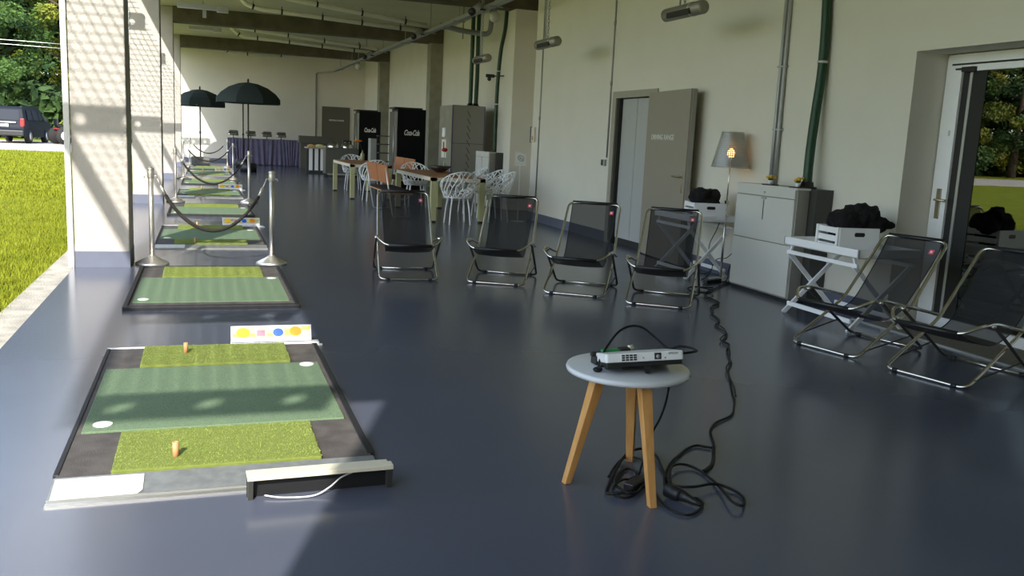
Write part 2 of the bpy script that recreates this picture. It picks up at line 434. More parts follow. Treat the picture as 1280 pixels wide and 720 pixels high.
for i, (x, y) in enumerate(((-2, -30), (-9, -33), (-16, -31), (-23, -32), (-30, -30), (-37, -32), (-45, -30), (6, -31))):  # unseen trees, added to keep the sky behind the camera off the columns
    t = copy_tree(tC); t.location = (x, y, 0); t.rotation_euler = (0, 0, i * 1.1); t.scale = (1.25, 1.25, 1.3)
    tag(t, 'unseen green tree added behind the camera to block skylight', 'tree', 'unseen trees added to block skylight')
random.seed(31)
u = leaf_cloud([((random.uniform(-120, 14), random.uniform(80, 86), 22 * random.random() ** 1.3), random.uniform(1.5, 3)) for i in range(640)] + [((random.uniform(-34, -3), random.uniform(71, 73), random.uniform(.2, 3.2)), 1.5) for i in range(110)] + [((random.uniform(-24, -2), random.uniform(77, 80), random.uniform(2, 16)), 1.8) for i in range(150)], 150000, .5, 1)
tag(obj('undergrowth', u, M['leafd']), 'dense dark wood filling the gaps behind the roadside trees', 'undergrowth', kind='stuff')
u = leaf_cloud([((random.uniform(-9, -5.5), random.uniform(69.5, 70.5), random.uniform(.2, 1.2)), .8) for i in range(12)], 4500, .14, 1)
tag(obj('shrub', u, M['leafy']), 'low yellowish shrub between the minivan and the first column', 'shrub')
u = leaf_cloud([((random.uniform(-52, -42), random.uniform(68, 70), random.uniform(.3, 2.0)), 1) for i in range(14)], 4500, .22, 1)
tag(obj('shrub', u, M['leafr']), 'reddish shrub by the road, reflected in the glass door', 'shrub')
k = MB()
for dz in (0, .28): k.tube([(-22 + 1.7 * i, 68, 6.1 + dz - .02 * i * i * .2 + .04 * i) for i in range(9)], .02, 5)
tag(obj('overhead_cable', k, M['alu']), 'pair of pale overhead cables crossing in front of the dark tree', 'cable')

# ---- minivan (rear towards the camera)
def minivan():
    r = empty('minivan', (-10.5, 60.5, -.03), math.radians(-6)); S = 1.22; r.scale = (S, S, S)
    tag(r, 'dark minivan parked on the road under the trees, rear end facing', 'car')
    prof = [(-2.2, .35), (-2.25, .75), (-2.12, 1.05), (-1.9, 1.62), (-1.7, 1.72), (.3, 1.74), (.85, 1.55), (1.45, 1.08), (2.2, .92), (2.35, .6), (2.3, .32)]
    n = len(prof); vs = []
    def hw(z): return .90 if z < 1.0 else .90 - (z - 1.0) * .22
    for y, z in prof: vs += [(-hw(z), y, z), (hw(z), y, z)]
    fs = [(2 * i, 2 * i + 1, 2 * ((i + 1) % n) + 1, 2 * ((i + 1) % n)) for i in range(n)]
    fs += [tuple(2 * i for i in reversed(range(n))), tuple(2 * i + 1 for i in range(n))]
    obj('body', MB().add(vs, fs), M['car'], r, bevel=.05)
    g = MB().add([(-.68, -2.13, 1.08), (.68, -2.13, 1.08), (.62, -1.94, 1.56), (-.62, -1.94, 1.56)], [(0, 1, 2, 3)]); obj('rear_window', g, M['carglass'], r)
    for s in (-1, 1):
        g = MB()
        for y0, y1 in ((-1.6, -.75), (-.68, .25), (.32, .95)):
            g.add([(s * .905, y0, 1.1), (s * .905, y1, 1.1), (s * .80, y1 - (.15 if y1 > .5 else 0), 1.55 if y1 < .5 else 1.42), (s * .80, y0 + (.12 if y0 < -1 else 0), 1.58)], [(0, 1, 2, 3)])
        obj('side_window', g, M['carglass'], r)
        obj('tail_light', MB().box((s * .82, -2.17, .98), (.16, .12, .36)), M['taillight'], r, bevel=.02)
        obj('mirror', MB().box((s * 1.0, .95, 1.12), (.2, .1, .14)), M['car'], r, bevel=.02)
    obj('number_plate', MB().box((0, -2.27, .83), (.50, .02, .12)), M['white'], r)
    obj('chrome_strip', MB().box((0, -2.23, .98), (1.1, .03, .06)), M['alu'], r)
    obj('bumper', MB().box((0, -2.25, .48), (1.78, .16, .26)), M['black'], r, bevel=.04)
    for y in (-1.35, 1.4):
        for s in (-1, 1):
            w = obj('wheel', MB().tube([(s * .72, y, .33), (s * .93, y, .33)], .33, 20), M['tyre'], r)
            obj('hubcap', MB().tube([(s * .93, y, .33), (s * .945, y, .33)], .2, 14), M['alu'], w)
minivan()
def tractor():
    r = empty('tractor', (-7.6, 60.2, -.03), math.radians(-60)); r.scale = (1.2, 1.2, 1.2)
    tag(r, 'small red garden tractor parked right of the minivan beside the column', 'tractor')
    obj('hood', MB().box((0, .7, .62), (.5, .9, .4)), M['red'], r, bevel=.06)
    obj('body', MB().box((0, -.2, .5), (.6, .9, .28)).box((0, -.45, .75), (.9, .5, .1)), M['red'], r, bevel=.04)
    obj('seat', MB().box((0, -.5, .9), (.42, .4, .12)).box((0, -.7, 1.08), (.42, .1, .35)), M['black'], r, bevel=.03)
    obj('steering_wheel', MB().tube(arc((0, .05, 1.12), .17, 0, 2 * PI * .99, 16), .02, 6).tube([(0, .3, .7), (0, .05, 1.12)], .025, 6), M['black'], r)
    for y, R in ((-.5, .42), (.95, .27)):
        for s in (-1, 1):
            w = obj('wheel', MB().tube([(s * .38, y, R), (s * .6, y, R)], R, 18), M['tyre'], r)
            obj('hub', MB().tube([(s * .6, y, R), (s * .615, y, R)], R * .55, 14), M['white'], w)
tractor()

# ================================================================ DOORS
# glass door in the deep reveal
d = struct('door_2', MB().bx(6.30, 6.36, 6.22, 6.39, 0, 2.28).bx(6.30, 6.36, 3.2, 6.39, 2.28, 2.43).bx(6.30, 6.36, 3.35, 6.22, 0, .10).bx(6.30, 6.36, 3.21, 3.35, 0, 2.28), M['white'])
obj('head_seal', MB().bx(6.293, 6.30, 3.3, 6.33, 2.335, 2.35), M['dark'], d)
obj('seal_and_dark_reflection', MB().bx(6.325, 6.35, 5.97, 6.225, .10, 2.28), M['dark'], d)  # gasket widened into a dark strip, standing in for the pane edge's dark reflection
obj('sash_edge', MB().bx(6.314, 6.325, 6.11, 6.14, .10, 2.27), M['alu'], d)
obj('pane', MB().bx(6.330, 6.340, 3.35, 5.97, .10, 2.28), M['glass'], d)
h = obj('handle', MB().bx(6.285, 6.30, 6.275, 6.32, .98, 1.25), M['brass'], d)
obj('lever', MB().tube(rounded([(6.29, 6.3, 1.15), (6.24, 6.3, 1.15), (6.24, 6.17, 1.15)], .02), .011, 8), M['brass'], h)
obj('closer', MB().bx(6.27, 6.30, 6.06, 6.20, 2.275, 2.315).tube([(6.28, 6.2, 2.3), (6.28, 6.27, 2.3)], .008, 6), M['black'], d)
obj('sticker', MB().bx(6.296, 6.30, 6.265, 6.285, 1.72, 1.77), M['grcab'], d)
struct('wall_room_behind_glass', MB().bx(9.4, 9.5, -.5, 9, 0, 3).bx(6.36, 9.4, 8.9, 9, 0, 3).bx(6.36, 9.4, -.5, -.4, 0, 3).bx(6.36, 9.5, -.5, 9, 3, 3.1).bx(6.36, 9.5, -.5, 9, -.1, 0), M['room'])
# white bed-like counter seen through the lower glass
struct('trim_1', MB().bx(5.69, 5.71, 3.2, 6.55, 0, .012), M['alu'])
o = obj('entrance_mat', MB().bx(5.71, 6.29, 3.25, 6.38, .0, .012), M['grate']); tag(o, 'beige ribbed entrance mat on the sill of the glass door', 'door mat')
# steel double door, left leaf opened flat against the wall
d = struct('door_1', MB().bx(5.93, 6.1, 12.4, 12.52, 0, 2.2).bx(5.93, 6.1, 11.1, 11.22, 0, 2.2).bx(5.93, 6.1, 11.1, 12.52, 2.2, 2.3), M['frame'])
obj('jamb_shadow_gap', MB().bx(5.96, 6.04, 12.33, 12.4, 0, 2.2), M['dark'], d)
obj('inner_door', MB().bx(6.02, 6.06, 11.85, 12.33, .1, 2.19).bx(6.02, 6.06, 11.23, 11.84, .1, 2.19), M['doorin'], d)
obj('threshold', MB().bx(6.03, 6.2, 11.2, 12.4, 0, .1), M['dark'], d)
a0 = Vector((5.90, 11.22, 0)); a1 = Vector((5.77, 9.86, 0)); dv = (a1 - a0); L = dv.length; dz = math.atan2(dv.y, dv.x)
lf = empty('leaf', a0, dz); lf.parent = d
obj('panel', MB().bx(0, L, -.03, .03, .015, 2.24), M['door'], lf, bevel=.003)
obj('edge_rebate', MB().bx(L, L + .02, -.01, .045, .015, 2.24), M['grside'], lf)
# the side that faces the terrace is local -y
fs_ = -1
obj('lever', MB().tube(rounded([(L - .09, -.03, 1.14), (L - .09, -.085, 1.14), (L - .26, -.085, 1.14)], .02), .012, 8), M['brass'], lf)
obj('lock_plate', MB().bx(L - .11, L - .07, -.036, -.03, .93, 1.04).bx(L - .11, L - .07, -.036, -.03, 1.11, 1.17), M['brass'], lf)
text('door_lettering', 'DRIVING RANGE', .10, M['letter'], lf, (L * .42, -.033, 1.63), (PI / 2, 0, 0), bold=.001)
# back door
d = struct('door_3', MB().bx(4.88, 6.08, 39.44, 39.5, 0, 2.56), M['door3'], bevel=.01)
text('door_lettering', 'DRIVING RANGE', .085, M['letter'], d, (5.5, 39.43, 1.98), (PI / 2, 0, 0), bold=.004)

# ================================================================ TEE MATS
def turf_strip(name, x0, x1, y0, y1, parent, n=5200):
    o = obj(name, MB().bx(x0, x1, y0, y1, .012, .034), M['turf'], parent, bevel=.006)
    b = MB(); blades(b, n, lambda: (random.uniform(x0, x1), random.uniform(y0, y1), .032), .003, .009, .003)
    tag(obj('turf_fibre', b, M['turfb'], o), kind='stuff'); return o
def disc(mb, x, y, z0, z1, r, ry=None, n=20):
    return mb.prism([(x + r * math.cos(2 * PI * k / n), y + (ry or r) * math.sin(2 * PI * k / n)) for k in range(n)], z0, z1)
def make_matA():
    r = empty('tee_mat')
    obj('rubber_base', MB().bx(0, 1.33, .22, 2.55, 0, .018), M['rubber'], r, bevel=.004)
    obj('rubber_rim', MB().bx(-.012, .012, .3, 2.55, 0, .022), M['rubberrim'], r, bevel=.004)
    obj('rubber_rim', MB().bx(1.31, 1.345, .3, 2.55, 0, .022), M['rubberrim'], r, bevel=.004)
    obj('green_field', MB().bx(.035, 1.285, .83, 2.0, .012, .028), M['field'], r, bevel=.004)
    turf_strip('turf_strip', .215, 1.10, .27, .79, r); turf_strip('turf_strip', .22, 1.12, 2.04, 2.54, r)
    obj('ramp_plate', MB().add([(0, .03, .0), (1.33, .03, .0), (1.33, .24, .03), (0, .24, .03), (0, .24, 0), (1.33, .24, 0)], [(0, 1, 2, 3), (0, 3, 4), (1, 5, 2)]), M['ramp'], r)
    obj('edge_profile', MB().bx(0, 1.33, 0, .03, 0, .008).bx(0, 1.33, .045, .052, .003, .012), M['alu'], r)
    obj('back_profile', MB().bx(-.01, .30, 2.56, 2.585, 0, .02).bx(.3, 1.2, 2.56, 2.575, 0, .012), M['white'], r)
    st = MB().add([(.01, .06, .008), (.33, .06, .008), (.35, .09, .0125), (.35, .22, .031), (.01, .22, .031)], [(0, 1, 2, 3, 4)])
    obj('sticker', st, M['wsticker'], r)
    for x, y in ((.12, .93), (1.21, 1.94)): obj('distance_marker', disc(MB(), x, y, .028, .032, .045), M['whitep'], r)
    for x, y in ((.47, .40), (.48, 2.33)): obj('rubber_tee', MB().lathe([(.014, 0), (.0135, .072), (.010, .073), (.009, .062)], 14, (x, y, .028)), M['tee'], r)
    return r
def make_matB():
    r = empty('tee_mat')
    obj('rubber_base', MB().bx(0, 1.35, 0, 2.2, 0, .022), M['rubber'], r, bevel=.004)
    obj('rubber_rim', MB().add([(-.02, -.03, 0), (1.38, -.03, 0), (1.38, 2.2, 0), (-.02, 2.2, 0), (.02, .035, 0), (1.34, .035, 0), (1.34, 2.16, 0), (.02, 2.16, 0), (-.02, -.03, .034), (1.38, -.03, .034), (1.38, 2.2, .034), (-.02, 2.2, .034), (.02, .035, .034), (1.34, .035, .034), (1.34, 2.16, .034), (.02, 2.16, .034)], [(8 + i, 8 + (i + 1) % 4, 12 + (i + 1) % 4, 12 + i) for i in range(4)] + [(i, (i + 1) % 4, 8 + (i + 1) % 4, 8 + i) for i in range(4)] + [(4 + (i + 1) % 4, 4 + i, 12 + i, 12 + (i + 1) % 4) for i in range(4)]), M['rubberrim'], r, bevel=.006)
    obj('green_field', MB().bx(.04, 1.31, .19, 1.46, .012, .030), M['field'], r, bevel=.004)
    turf_strip('turf_strip', .22, 1.17, 1.50, 2.13, r)
    for x, y in ((.12, .31), (1.24, 1.38)): obj('distance_marker', disc(MB(), x, y, .030, .034, .045), M['whitep'], r)
    return r
mA = make_matA(); mA.location = (-.60, 3.63, 0); tag(mA, 'nearest tee mat, two bright turf strips with wooden coloured tees, beside the metal bracket', 'golf mat', 'golf tee mats along the open side')
mB = make_matB(); mB.location = (-.61, 7.58, 0); tag(mB, 'second tee mat from the front, black rim and one bright turf strip', 'golf mat', 'golf tee mats along the open side')
ordn = ('third', 'fourth', 'fifth', 'sixth', 'seventh', 'eighth')
for i, (src, x, y) in enumerate(((mA, -.575, 11.35), (mB, -.56, 15.6), (mA, -.53, 19.55), (mB, -.52, 23.9), (mA, -.50, 28.3), (mB, -.48, 32.2))):
    o = copy_tree(src); o.location = (x, y, 0)
    o['label'] = ('%s tee mat from the front, ' % ordn[i]) + ('half in shade just beyond the first rope barrier', 'green field with one bright strip behind the printed panel', 'dark shaded field beyond the second rope barrier', 'small in the distance before the third rope barrier', 'thin strip far down the row before the drape', 'furthest of the row, close to the grey block')[i]

# metal bracket with cable in front of the nearest mat
r = empty('metal_bracket', (.155, 3.52, 0), math.radians(1)); tag(r, 'open fronted black metal bracket with cream top lying before the nearest tee mat', 'bracket')
obj('top_bar', MB().bx(0, .60, 0, .055, .088, .108).bx(.0, .59, .06, .10, .09, .10), M['cream'], r, bevel=.003)
obj('back_plate', MB().bx(0, .60, .055, .065, .0, .09), M['black'], r)
for x in (.003, .577): obj('end_plate', MB().add([(x, 0, .088), (x, .06, .088), (x, .06, .0), (x, .02, 0), (x + .02, 0, .088), (x + .02, .06, .088), (x + .02, .06, 0), (x + .02, .02, 0)], [(3, 2, 1, 0), (4, 5, 6, 7), (0, 1, 5, 4), (1, 2, 6, 5), (2, 3, 7, 6), (3, 0, 4, 7)]), M['dkside'], r)
obj('cable', MB().tube(smooth([(.07, .03, .012), (.14, .0, .008), (.26, -.01, .008), (.33, .01, .03), (.38, .03, .06), (.43, .04, .075)], 6), .0035, 8), M['whitep'], r)

def control_panel():
    r = empty('control_panel')
    obj('base_strip', MB().bx(.0, .60, -.045, .04, 0, .022).bx(.33, .62, -.06, -.045, 0, .014), M['whitep'], r, bevel=.003)
    p = MB().box((0, 0, 0), (.545, .014, .112)); o = obj('board', p, M['whitep'], r, loc=(.275, .01, .082)); o.rotation_euler = (math.radians(-18), 0, 0)
    def onb(name, mb, m): q = obj(name, mb, m, o); return q
    def fd(cx, cz, rx, rz, y=-.011, n=20):
        vs = [(cx + rx * math.cos(2 * PI * k / n), y, cz + rz * math.sin(2 * PI * k / n)) for k in range(n)] + [(cx + rx * math.cos(2 * PI * k / n), -.006, cz + rz * math.sin(2 * PI * k / n)) for k in range(n)]
        return MB().add(vs, [tuple(range(n))] + [(k, k + n, (k + 1) % n + n, (k + 1) % n) for k in range(n)])
    onb('printed_field', MB().bx(-.262, .262, -.0085, -.006, -.033, .048), M['papergr'])
    for q in ((-.262, -.11, -.02, .0), (-.03, .01, -.02, .0), (.09, .14, -.015, .03), (.2, .262, .02, .045)): onb('yellow_stripe', MB().bx(q[0], q[1], -.0095, -.006, q[2], q[3]), M['paperyel'])
    onb('printed_block', MB().bx(-.10, -.045, -.0095, -.006, -.018, .024), M['pinkish'])
    onb('grey_print', MB().bx(-.15, -.11, -.0095, -.006, .002, .022), M['conduit'])
    onb('yellow_disc', fd(-.192, .008, .044, .034), M['yellowb']); onb('blue_ring', fd(.042, .008, .043, .034, -.009), M['whitep']); onb('blue_disc', fd(.044, .006, .036, .029), M['blueb'])
    onb('orange_disc', fd(.163, .012, .042, .033), M['orangeb'])
    return r
cp = control_panel(); cp.location = (.165, 6.235, 0); tag(cp, 'printed panel with yellow, blue and orange discs behind the nearest tee mat', 'control panel', 'printed panels behind the tee mats')
for x, y, l in ((.26, 14.0, 'printed panel with yellow and blue discs just behind the first hanging rope'), (.33, 22.2, 'small printed panel with coloured discs beyond the second pair of posts'), (.36, 30.9, 'tiny printed panel furthest down the row of mats')):
    o = copy_tree(cp); o.location = (x, y, 0); o['label'] = l

# ================================================================ ROPE BARRIERS
def make_post():
    r = empty('barrier_post')
    n = 8
    obj('base', MB().lathe([(.17, 0), (.172, .018), (.16, .03), (.05, .085), (.032, .10)], 8), M['steel'], r)
    obj('pole', MB().lathe([(.026, .08), (.026, .93)], 20), M['steel'], r)
    obj('cap', MB().lathe([(.030, .925), (.034, .93), (.034, .995), (.031, 1.005), (.036, 1.015), (.036, 1.028), (.02, 1.04), (.001, 1.042)], 20), M['steel'], r)
    k = MB()
    for a in (0, PI): k.tube(rounded([(math.cos(a) * .03, 0, .95), (math.cos(a) * .062, 0, .95), (math.cos(a) * .062, 0, .925)], .01, 3), .005, 6)
    obj('hook_ring', k, M['steel'], r)
    return r
post = make_post()
pairs = [((-.529, 10.10), (.713, 10.12)), ((-.515, 18.35), (.864, 18.55)), ((-.53, 26.3), (.80, 26.5)), ((-.47, 34.2), (.83, 34.0))]
sd = ('nearest pair', 'second pair', 'third pair', 'fourth and furthest pair')
first = True
for i, (a, b) in enumerate(pairs):
    for j, p in enumerate((a, b)):
        o = post if first else copy_tree(post); first = False
        o.location = (*p, 0); tag(o, 'brushed steel barrier post, %s one of the %s' % (('left', 'right')[j], sd[i]), 'barrier post', 'steel posts of the rope barriers')
    A = Vector((a[0] + .062, a[1], .93)); B = Vector((b[0] - .062, b[1], .93)); r = empty('barrier_rope', ((A + B) / 2)); r.location.z = .45
    sag = .56 if i < 2 else .42; n = 28; pts = []
    for k in range(n + 1):
        t = k / n; q = A.lerp(B, t); q.z -= sag * (1 - (2 * t - 1) ** 2) ** .85; pts.append(q - r.location)
    # braid: three twisted strands
    for s_ in range(3):
        st = []
        m = 160
        for k in range(m + 1):
            t = .07 + .86 * k / m; f = t * n; i0 = min(int(f), n - 1); q = pts[i0].lerp(pts[i0 + 1], f - i0)
            ph = k * .9 + s_ * 2 * PI / 3; st.append(q + Vector((math.cos(ph) * .004, math.sin(ph) * .009, math.cos(ph + 1) * .009)))
        obj('strand', MB().tube(st, .014, 6), M['rope'], r)
    for e0, e1 in ((0, 2), (n, n - 2)):
        obj('end_sleeve', MB().tube([pts[e0].lerp(pts[e1], .45), pts[e1]], .015, 10), M['steel'], r)
        obj('end_hook', MB().tube([pts[e0], pts[e0].lerp(pts[e1], .5)], .006, 6), M['steel'], r)
    tag(r, 'dark braided rope hanging between the %s of barrier posts' % sd[i], 'rope', 'hanging barrier ropes')

# ================================================================ DECK CHAIRS
def make_deck():
    r = empty('deck_chair')         # faces local -y, width along x
    def U(wf, wb, prof, top, rad, zt):  # symmetric frame: foot bar at front .. not used
        pass
    W = .305
    # long frame: floor bar at the front, rises backwards to the top bar
    side = [(0, .012), (.62, .345), (1.04, .855)]
    def P(x, s): return (x, s[0], s[1])
    loop = [P(-W, side[0])] + [P(-W, side[0])]
    pts = rounded([(0, 0, .014), (-W, 0, .014), (-W + .005, .60, .335), (-W + .02, 1.04, .855), (0, 1.045, .862)], .07, 6)
    ptsr = [(-p[0], p[1], p[2]) for p in pts]
    obj('long_frame', MB().tube(pts + list(reversed(ptsr))[1:-1], .0125, 10, closed=True), M['chrome'], r)
    # rear foot frame
    W2 = .335
    pts = rounded([(0, .80, .013), (-W2, .80, .013), (-W2 - .005, .16, .44)], .07, 6); ptsr = [(-p[0], p[1], p[2]) for p in pts]
    o = obj('rear_frame', MB().tube(list(reversed(pts)) + ptsr[1:], .0115, 10), M['darktube'], r)
    obj('foot_bar', MB().tube([(-.24, .80, .0135), (.24, .80, .0135)], .0122, 10), M['chrome'], o)
    # seat frame with arms
    W3 = .335
    pts = rounded([(0, -.05, .375), (-.25, -.05, .375), (-W3, .05, .44), (-W3, .20, .445), (-W3 + .01, .64, .352)], .06, 6); ptsr = [(-p[0], p[1], p[2]) for p in pts]
    obj('seat_frame', MB().tube(list(reversed(pts)) + ptsr[1:], .0125, 10), M['chrome'], r)
    for s in (-1, 1):
        obj('pivot_bolt', MB().tube([(s * (W3 + .02), .165, .43), (s * (W3 - .03), .165, .43)], .015, 10), M['chrome'], r)
        obj('brace', MB().tube([(s * (W + .005), .07, .06), (s * (W2 + .003), .60, .142)], .006, 8), M['darktube'], r)
        obj('rubber_clip', MB().tube([(s * .22 - .02, 0, .014), (s * .22 + .02, 0, .014)], .0145, 10), M['black'], r)
        obj('rubber_clip', MB().tube([(s * .26 - .02, .80, .014), (s * .26 + .02, .80, .014)], .0145, 10), M['black'], r)
    # fabric
    prof = smooth([(1.052, .868), (.93, .69), (.74, .46), (.58, .31), (.42, .245), (.22, .27), (.04, .34), (-.055, .385)], 5)if False else None
    ctrl = [(1.05, .868), (.94, .70), (.78, .50), (.64, .345), (.50, .275), (.34, .262), (.14, .305), (-.05, .372)]
    pr_ = [(p.x, p.y) for p in smooth([(a, b, 0) for a, b in ctrl], 5)]
    n = len(pr_); nx = 8; vs = []; fs = []
    for i, (s, z) in enumerate(pr_):
        t = i / (n - 1); hw = .235 + .010 * math.cos(t * PI * 2) if i > 1 else .245
        for k in range(nx + 1):
            u_ = k / nx * 2 - 1; vs.append((u_ * hw, s + .012 * (1 - u_ * u_), z - .012 * (1 - u_ * u_)))
    for i in range(n - 1):
        for k in range(nx): a = i * (nx + 1) + k; fs.append((a, a + 1, a + nx + 2, a + nx + 1))
    f = obj('fabric', MB().add(vs, fs, True), M['fabric'], r)
    obj('top_hem', MB().tube([(-.245, 1.046, .863), (.245, 1.046, .863)], .0175, 12), M['black'], f)
    obj('front_hem', MB().tube([(-.225, -.05, .373), (.225, -.05, .373)], .018, 12), M['black'], f)
    e = MB()
    for s in (-1, 1): e.tube([(vs[i * (nx + 1) + (0 if s < 0 else nx)]) for i in range(n)], .004, 5)
    obj('side_hem', e, M['black'], f)
    # tag in the upper corner, on the side the sitter leans on (front)
    t = MB().box((0, 0, 0), (.042, .004, .042)); q = obj('label_tag', t, M['pink'], f, loc=(.195, .972, .772)); q.rotation_euler = (math.radians(-33), 0, 0)
    obj('tag_print', MB().bx(-.009, .009, -.0035, -.002, -.009, .009), M['white'], q)
    return r
deck = make_deck()
decks = [((2.02, 8.92), (-.13, -1), 'black mesh deck chair, leftmost of the row, straight below the dark bowl'),
         ((2.87, 8.625), (-.45, -.85), 'second black mesh deck chair from the left, below the white lattice chairs'),
         ((3.46, 7.93), (-.55, -.83), 'third black mesh deck chair from the left, before the dark baseboard and steel door'),
         ((4.06, 7.30), (-.57, -.81), 'fourth black mesh deck chair, in front of the white tray stand and floor lamp'),
         ((4.53, 5.485), (-.97, -.235), 'black mesh deck chair seen from the side, beside the near white tray table'),
         ((4.70, 4.63), (-.965, -.235), 'rightmost black mesh deck chair, cut by the photo edge, before the glass door')]
for i, (p, f, l) in enumerate(decks):
    o = deck if i == 0 else copy_tree(deck)
    o.location = (p[0], p[1], 0); o.rotation_euler = (0, 0, math.atan2(f[1], f[0]) + PI / 2)
    tag(o, l, 'deck chair', 'black mesh deck chairs')

# ================================================================ ROUND TABLE, PROJECTOR, CABLES
TZ = .52; TC = (1.80, 3.46)
r = empty('side_table', (*TC, 0)); tag(r, 'small round white side table on three oak legs, projector on top', 'table')
obj('tabletop', MB().lathe([(.001, TZ - .028), (.265, TZ - .028), (.276, TZ - .024), (.280, TZ - .014), (.276, TZ - .003), (.268, TZ), (.001, TZ)], 64, cap=False), M['tabletop'], r)
for foot in ((1.518, 3.43), (1.775, 3.105), (1.93, 3.62)):
    f = Vector((foot[0] - TC[0], foot[1] - TC[1], 0)); t = Vector((f.x * .52, f.y * .52, TZ - .026)); d_ = (t - f); x = Vector((-f.y, f.x, 0)).normalized(); y = f.normalized()
    vs = []
    for p, a in ((f, .017), (f.lerp(t, .5), .021), (t, .027)):
        for i, j in ((-1, -1), (1, -1), (1, 1), (-1, 1)): vs.append(p + x * i * a + y * j * a)
    fs = [(3, 2, 1, 0), (8, 9, 10, 11)] + [(4 * q + k, 4 * q + (k + 1) % 4, 4 * q + 4 + (k + 1) % 4, 4 * q + 4 + k) for q in (0, 1) for k in range(4)]
    obj('leg', MB().add(vs, fs), M['oak'], r, bevel=.004)
# projector: local x along its long front, -y the front
PA = Vector((1.615, 3.345, 0)); PB = Vector((1.985, 3.262, 0)); ax = (PB - PA); PL = ax.length
pj = empty('projector', (1.80, 3.304, TZ + .070)); pj.rotation_mode = 'XYZ'; pj.rotation_euler = (math.radians(-12), math.radians(-3.5), math.atan2(ax.y, ax.x) + math.radians(2))
tag(pj, 'white and black slim projector tilted up on its front foot on the round table', 'projector')
def slab(hx, y0, y1, z0, z1, cr=.03):
    poly = []
    for cx, cy, a in ((hx - cr, y1 - cr, 0), (-hx + cr, y1 - cr, PI / 2), (-hx + cr, y0 + cr, PI), (hx - cr, y0 + cr, 1.5 * PI)):
        for k in range(5): w_ = a + k / 4 * PI / 2; poly.append((cx + cr * math.cos(w_), cy + cr * math.sin(w_)))
    return MB().prism(poly, z0, z1)
hx = .175
obj('upper_shell', slab(hx, 0, .235, -.008, .032, .014), M['whitep'], pj, bevel=.005)
obj('lower_shell', slab(hx - .004, .004, .23, -.028, -.008, .014), M['black'], pj, bevel=.004)
g = MB().bx(-.105, -.035, -.0015, .004, -.003, .026); gr = obj('vent_recess', g, M['black'], pj)
s_ = MB()
for k in range(5): s_.bx(-.106 + k * .0175 - .0012, -.106 + k * .0175 + .0012, -.003, 0, -.004, .027)
for k in range(4): s_.bx(-.106, -.034, -.003, 0, -.0035 + k * .0095, -.0015 + k * .0095)
obj('vent_grille', s_, M['whitep'], gr)
ln = obj('lens_opening', MB().bx(.042, .072, -.002, .004, -.001, .027), M['black'], pj)
obj('lens', MB().tube([(.058, -.004, .011), (.058, 0, .011)], .009, 16), M['conduit'], ln)
text('maker_name', 'EPSON', .014, M['conduit'], pj, (.127, -.0012, .022), (PI / 2, 0, 0), ext=.0006, bold=.0003)
obj('sensor_dot', MB().tube([(.09, -.001, .004), (.09, .001, .004)], .004, 10).tube([(-.008, -.001, .008), (-.008, .001, .008)], .004, 10), M['conduit'], pj)
obj('front_foot', MB().add([(-.004, .012, -.026), (.032, .012, -.026), (.024, .02, -.062), (.008, .02, -.062), (-.004, .03, -.026), (.032, .03, -.026), (.024, .034, -.062), (.008, .034, -.062)], [(0, 1, 2, 3), (7, 6, 5, 4), (0, 4, 5, 1), (2, 6, 7, 3), (1, 5, 6, 2), (0, 3, 7, 4)]), M['black'], pj)
obj('corner_block', MB().bx(-.172, -.10, -.001, .03, -.034, -.010), M['black'], pj, bevel=.003)
r = empty('video_adapter', (1.735, 3.52, TZ + .002)); tag(r, 'green plug adapter with black leads lying behind the projector on the round table', 'adapter')
obj('green_body', MB().box((0, 0, .052), (.085, .03, .024), .1), M['green'], r, bevel=.004)
obj('black_block', MB().box((.075, .01, .052), (.05, .04, .03), .1), M['black'], r, bevel=.004); obj('lead_end', MB().box((-.07, 0, .045), (.05, .02, .02), .1), M['black'], r, bevel=.004)
obj('plug_pins', MB().tube([(.1, .01, .06), (.125, .012, .065)], .006, 8).tube([(.1, .02, .068), (.125, .022, .072)], .006, 8), M['steel'], r)
obj('support_pad', MB().box((0, .0, .02), (.17, .05, .04), .1), M['black'], r, bevel=.004)

pc = [(1.60, 3.42, .535), (1.64, 3.46, .565), (1.70, 3.50, .59), (1.78, 3.55, .645), (1.88, 3.58, .685), (1.96, 3.57, .68), (2.02, 3.53, .62), (2.05, 3.47, .59), (2.02, 3.40, .60), (1.98, 3.38, .60)]
pc = [(1.622, 3.395, .535), (1.655, 3.45, .56), (1.72, 3.52, .60), (1.80, 3.58, .65), (1.87, 3.60, .672), (1.93, 3.59, .665), (1.985, 3.55, .62), (2.02, 3.50, .585), (2.06, 3.47, .60), (2.10, 3.44, .60), (2.10, 3.38, .60), (2.05, 3.34, .605), (1.99, 3.34, .60)]
o = obj('power_cable', MB().tube(smooth(pc, 6), .0055, 8).ell((1.615, 3.385, .532), (.022, .018, .012)).tube(smooth([(1.622, 3.395, .533), (1.66, 3.42, .545), (1.70, 3.47, .57), (1.73, 3.5, .575)], 5), .005, 7), M['cable']); tag(o, 'black power lead arching over the projector on the round table', 'cable')
dc = [(1.99, 3.63, .50), (2.045, 3.63, .515), (2.09, 3.60, .50), (2.10, 3.60, .40), (2.09, 3.60, .30), (2.06, 3.59, .22), (2.0, 3.55, .16), (1.95, 3.5, .10), (1.9, 3.45, .04), (1.87, 3.42, .012), (1.80, 3.38, .012)]
o = obj('hanging_cable', MB().tube(smooth(dc, 6), .0055, 8), M['cable']); tag(o, 'black cable dropping from the back edge of the round table to the floor', 'cable')
Z = .009
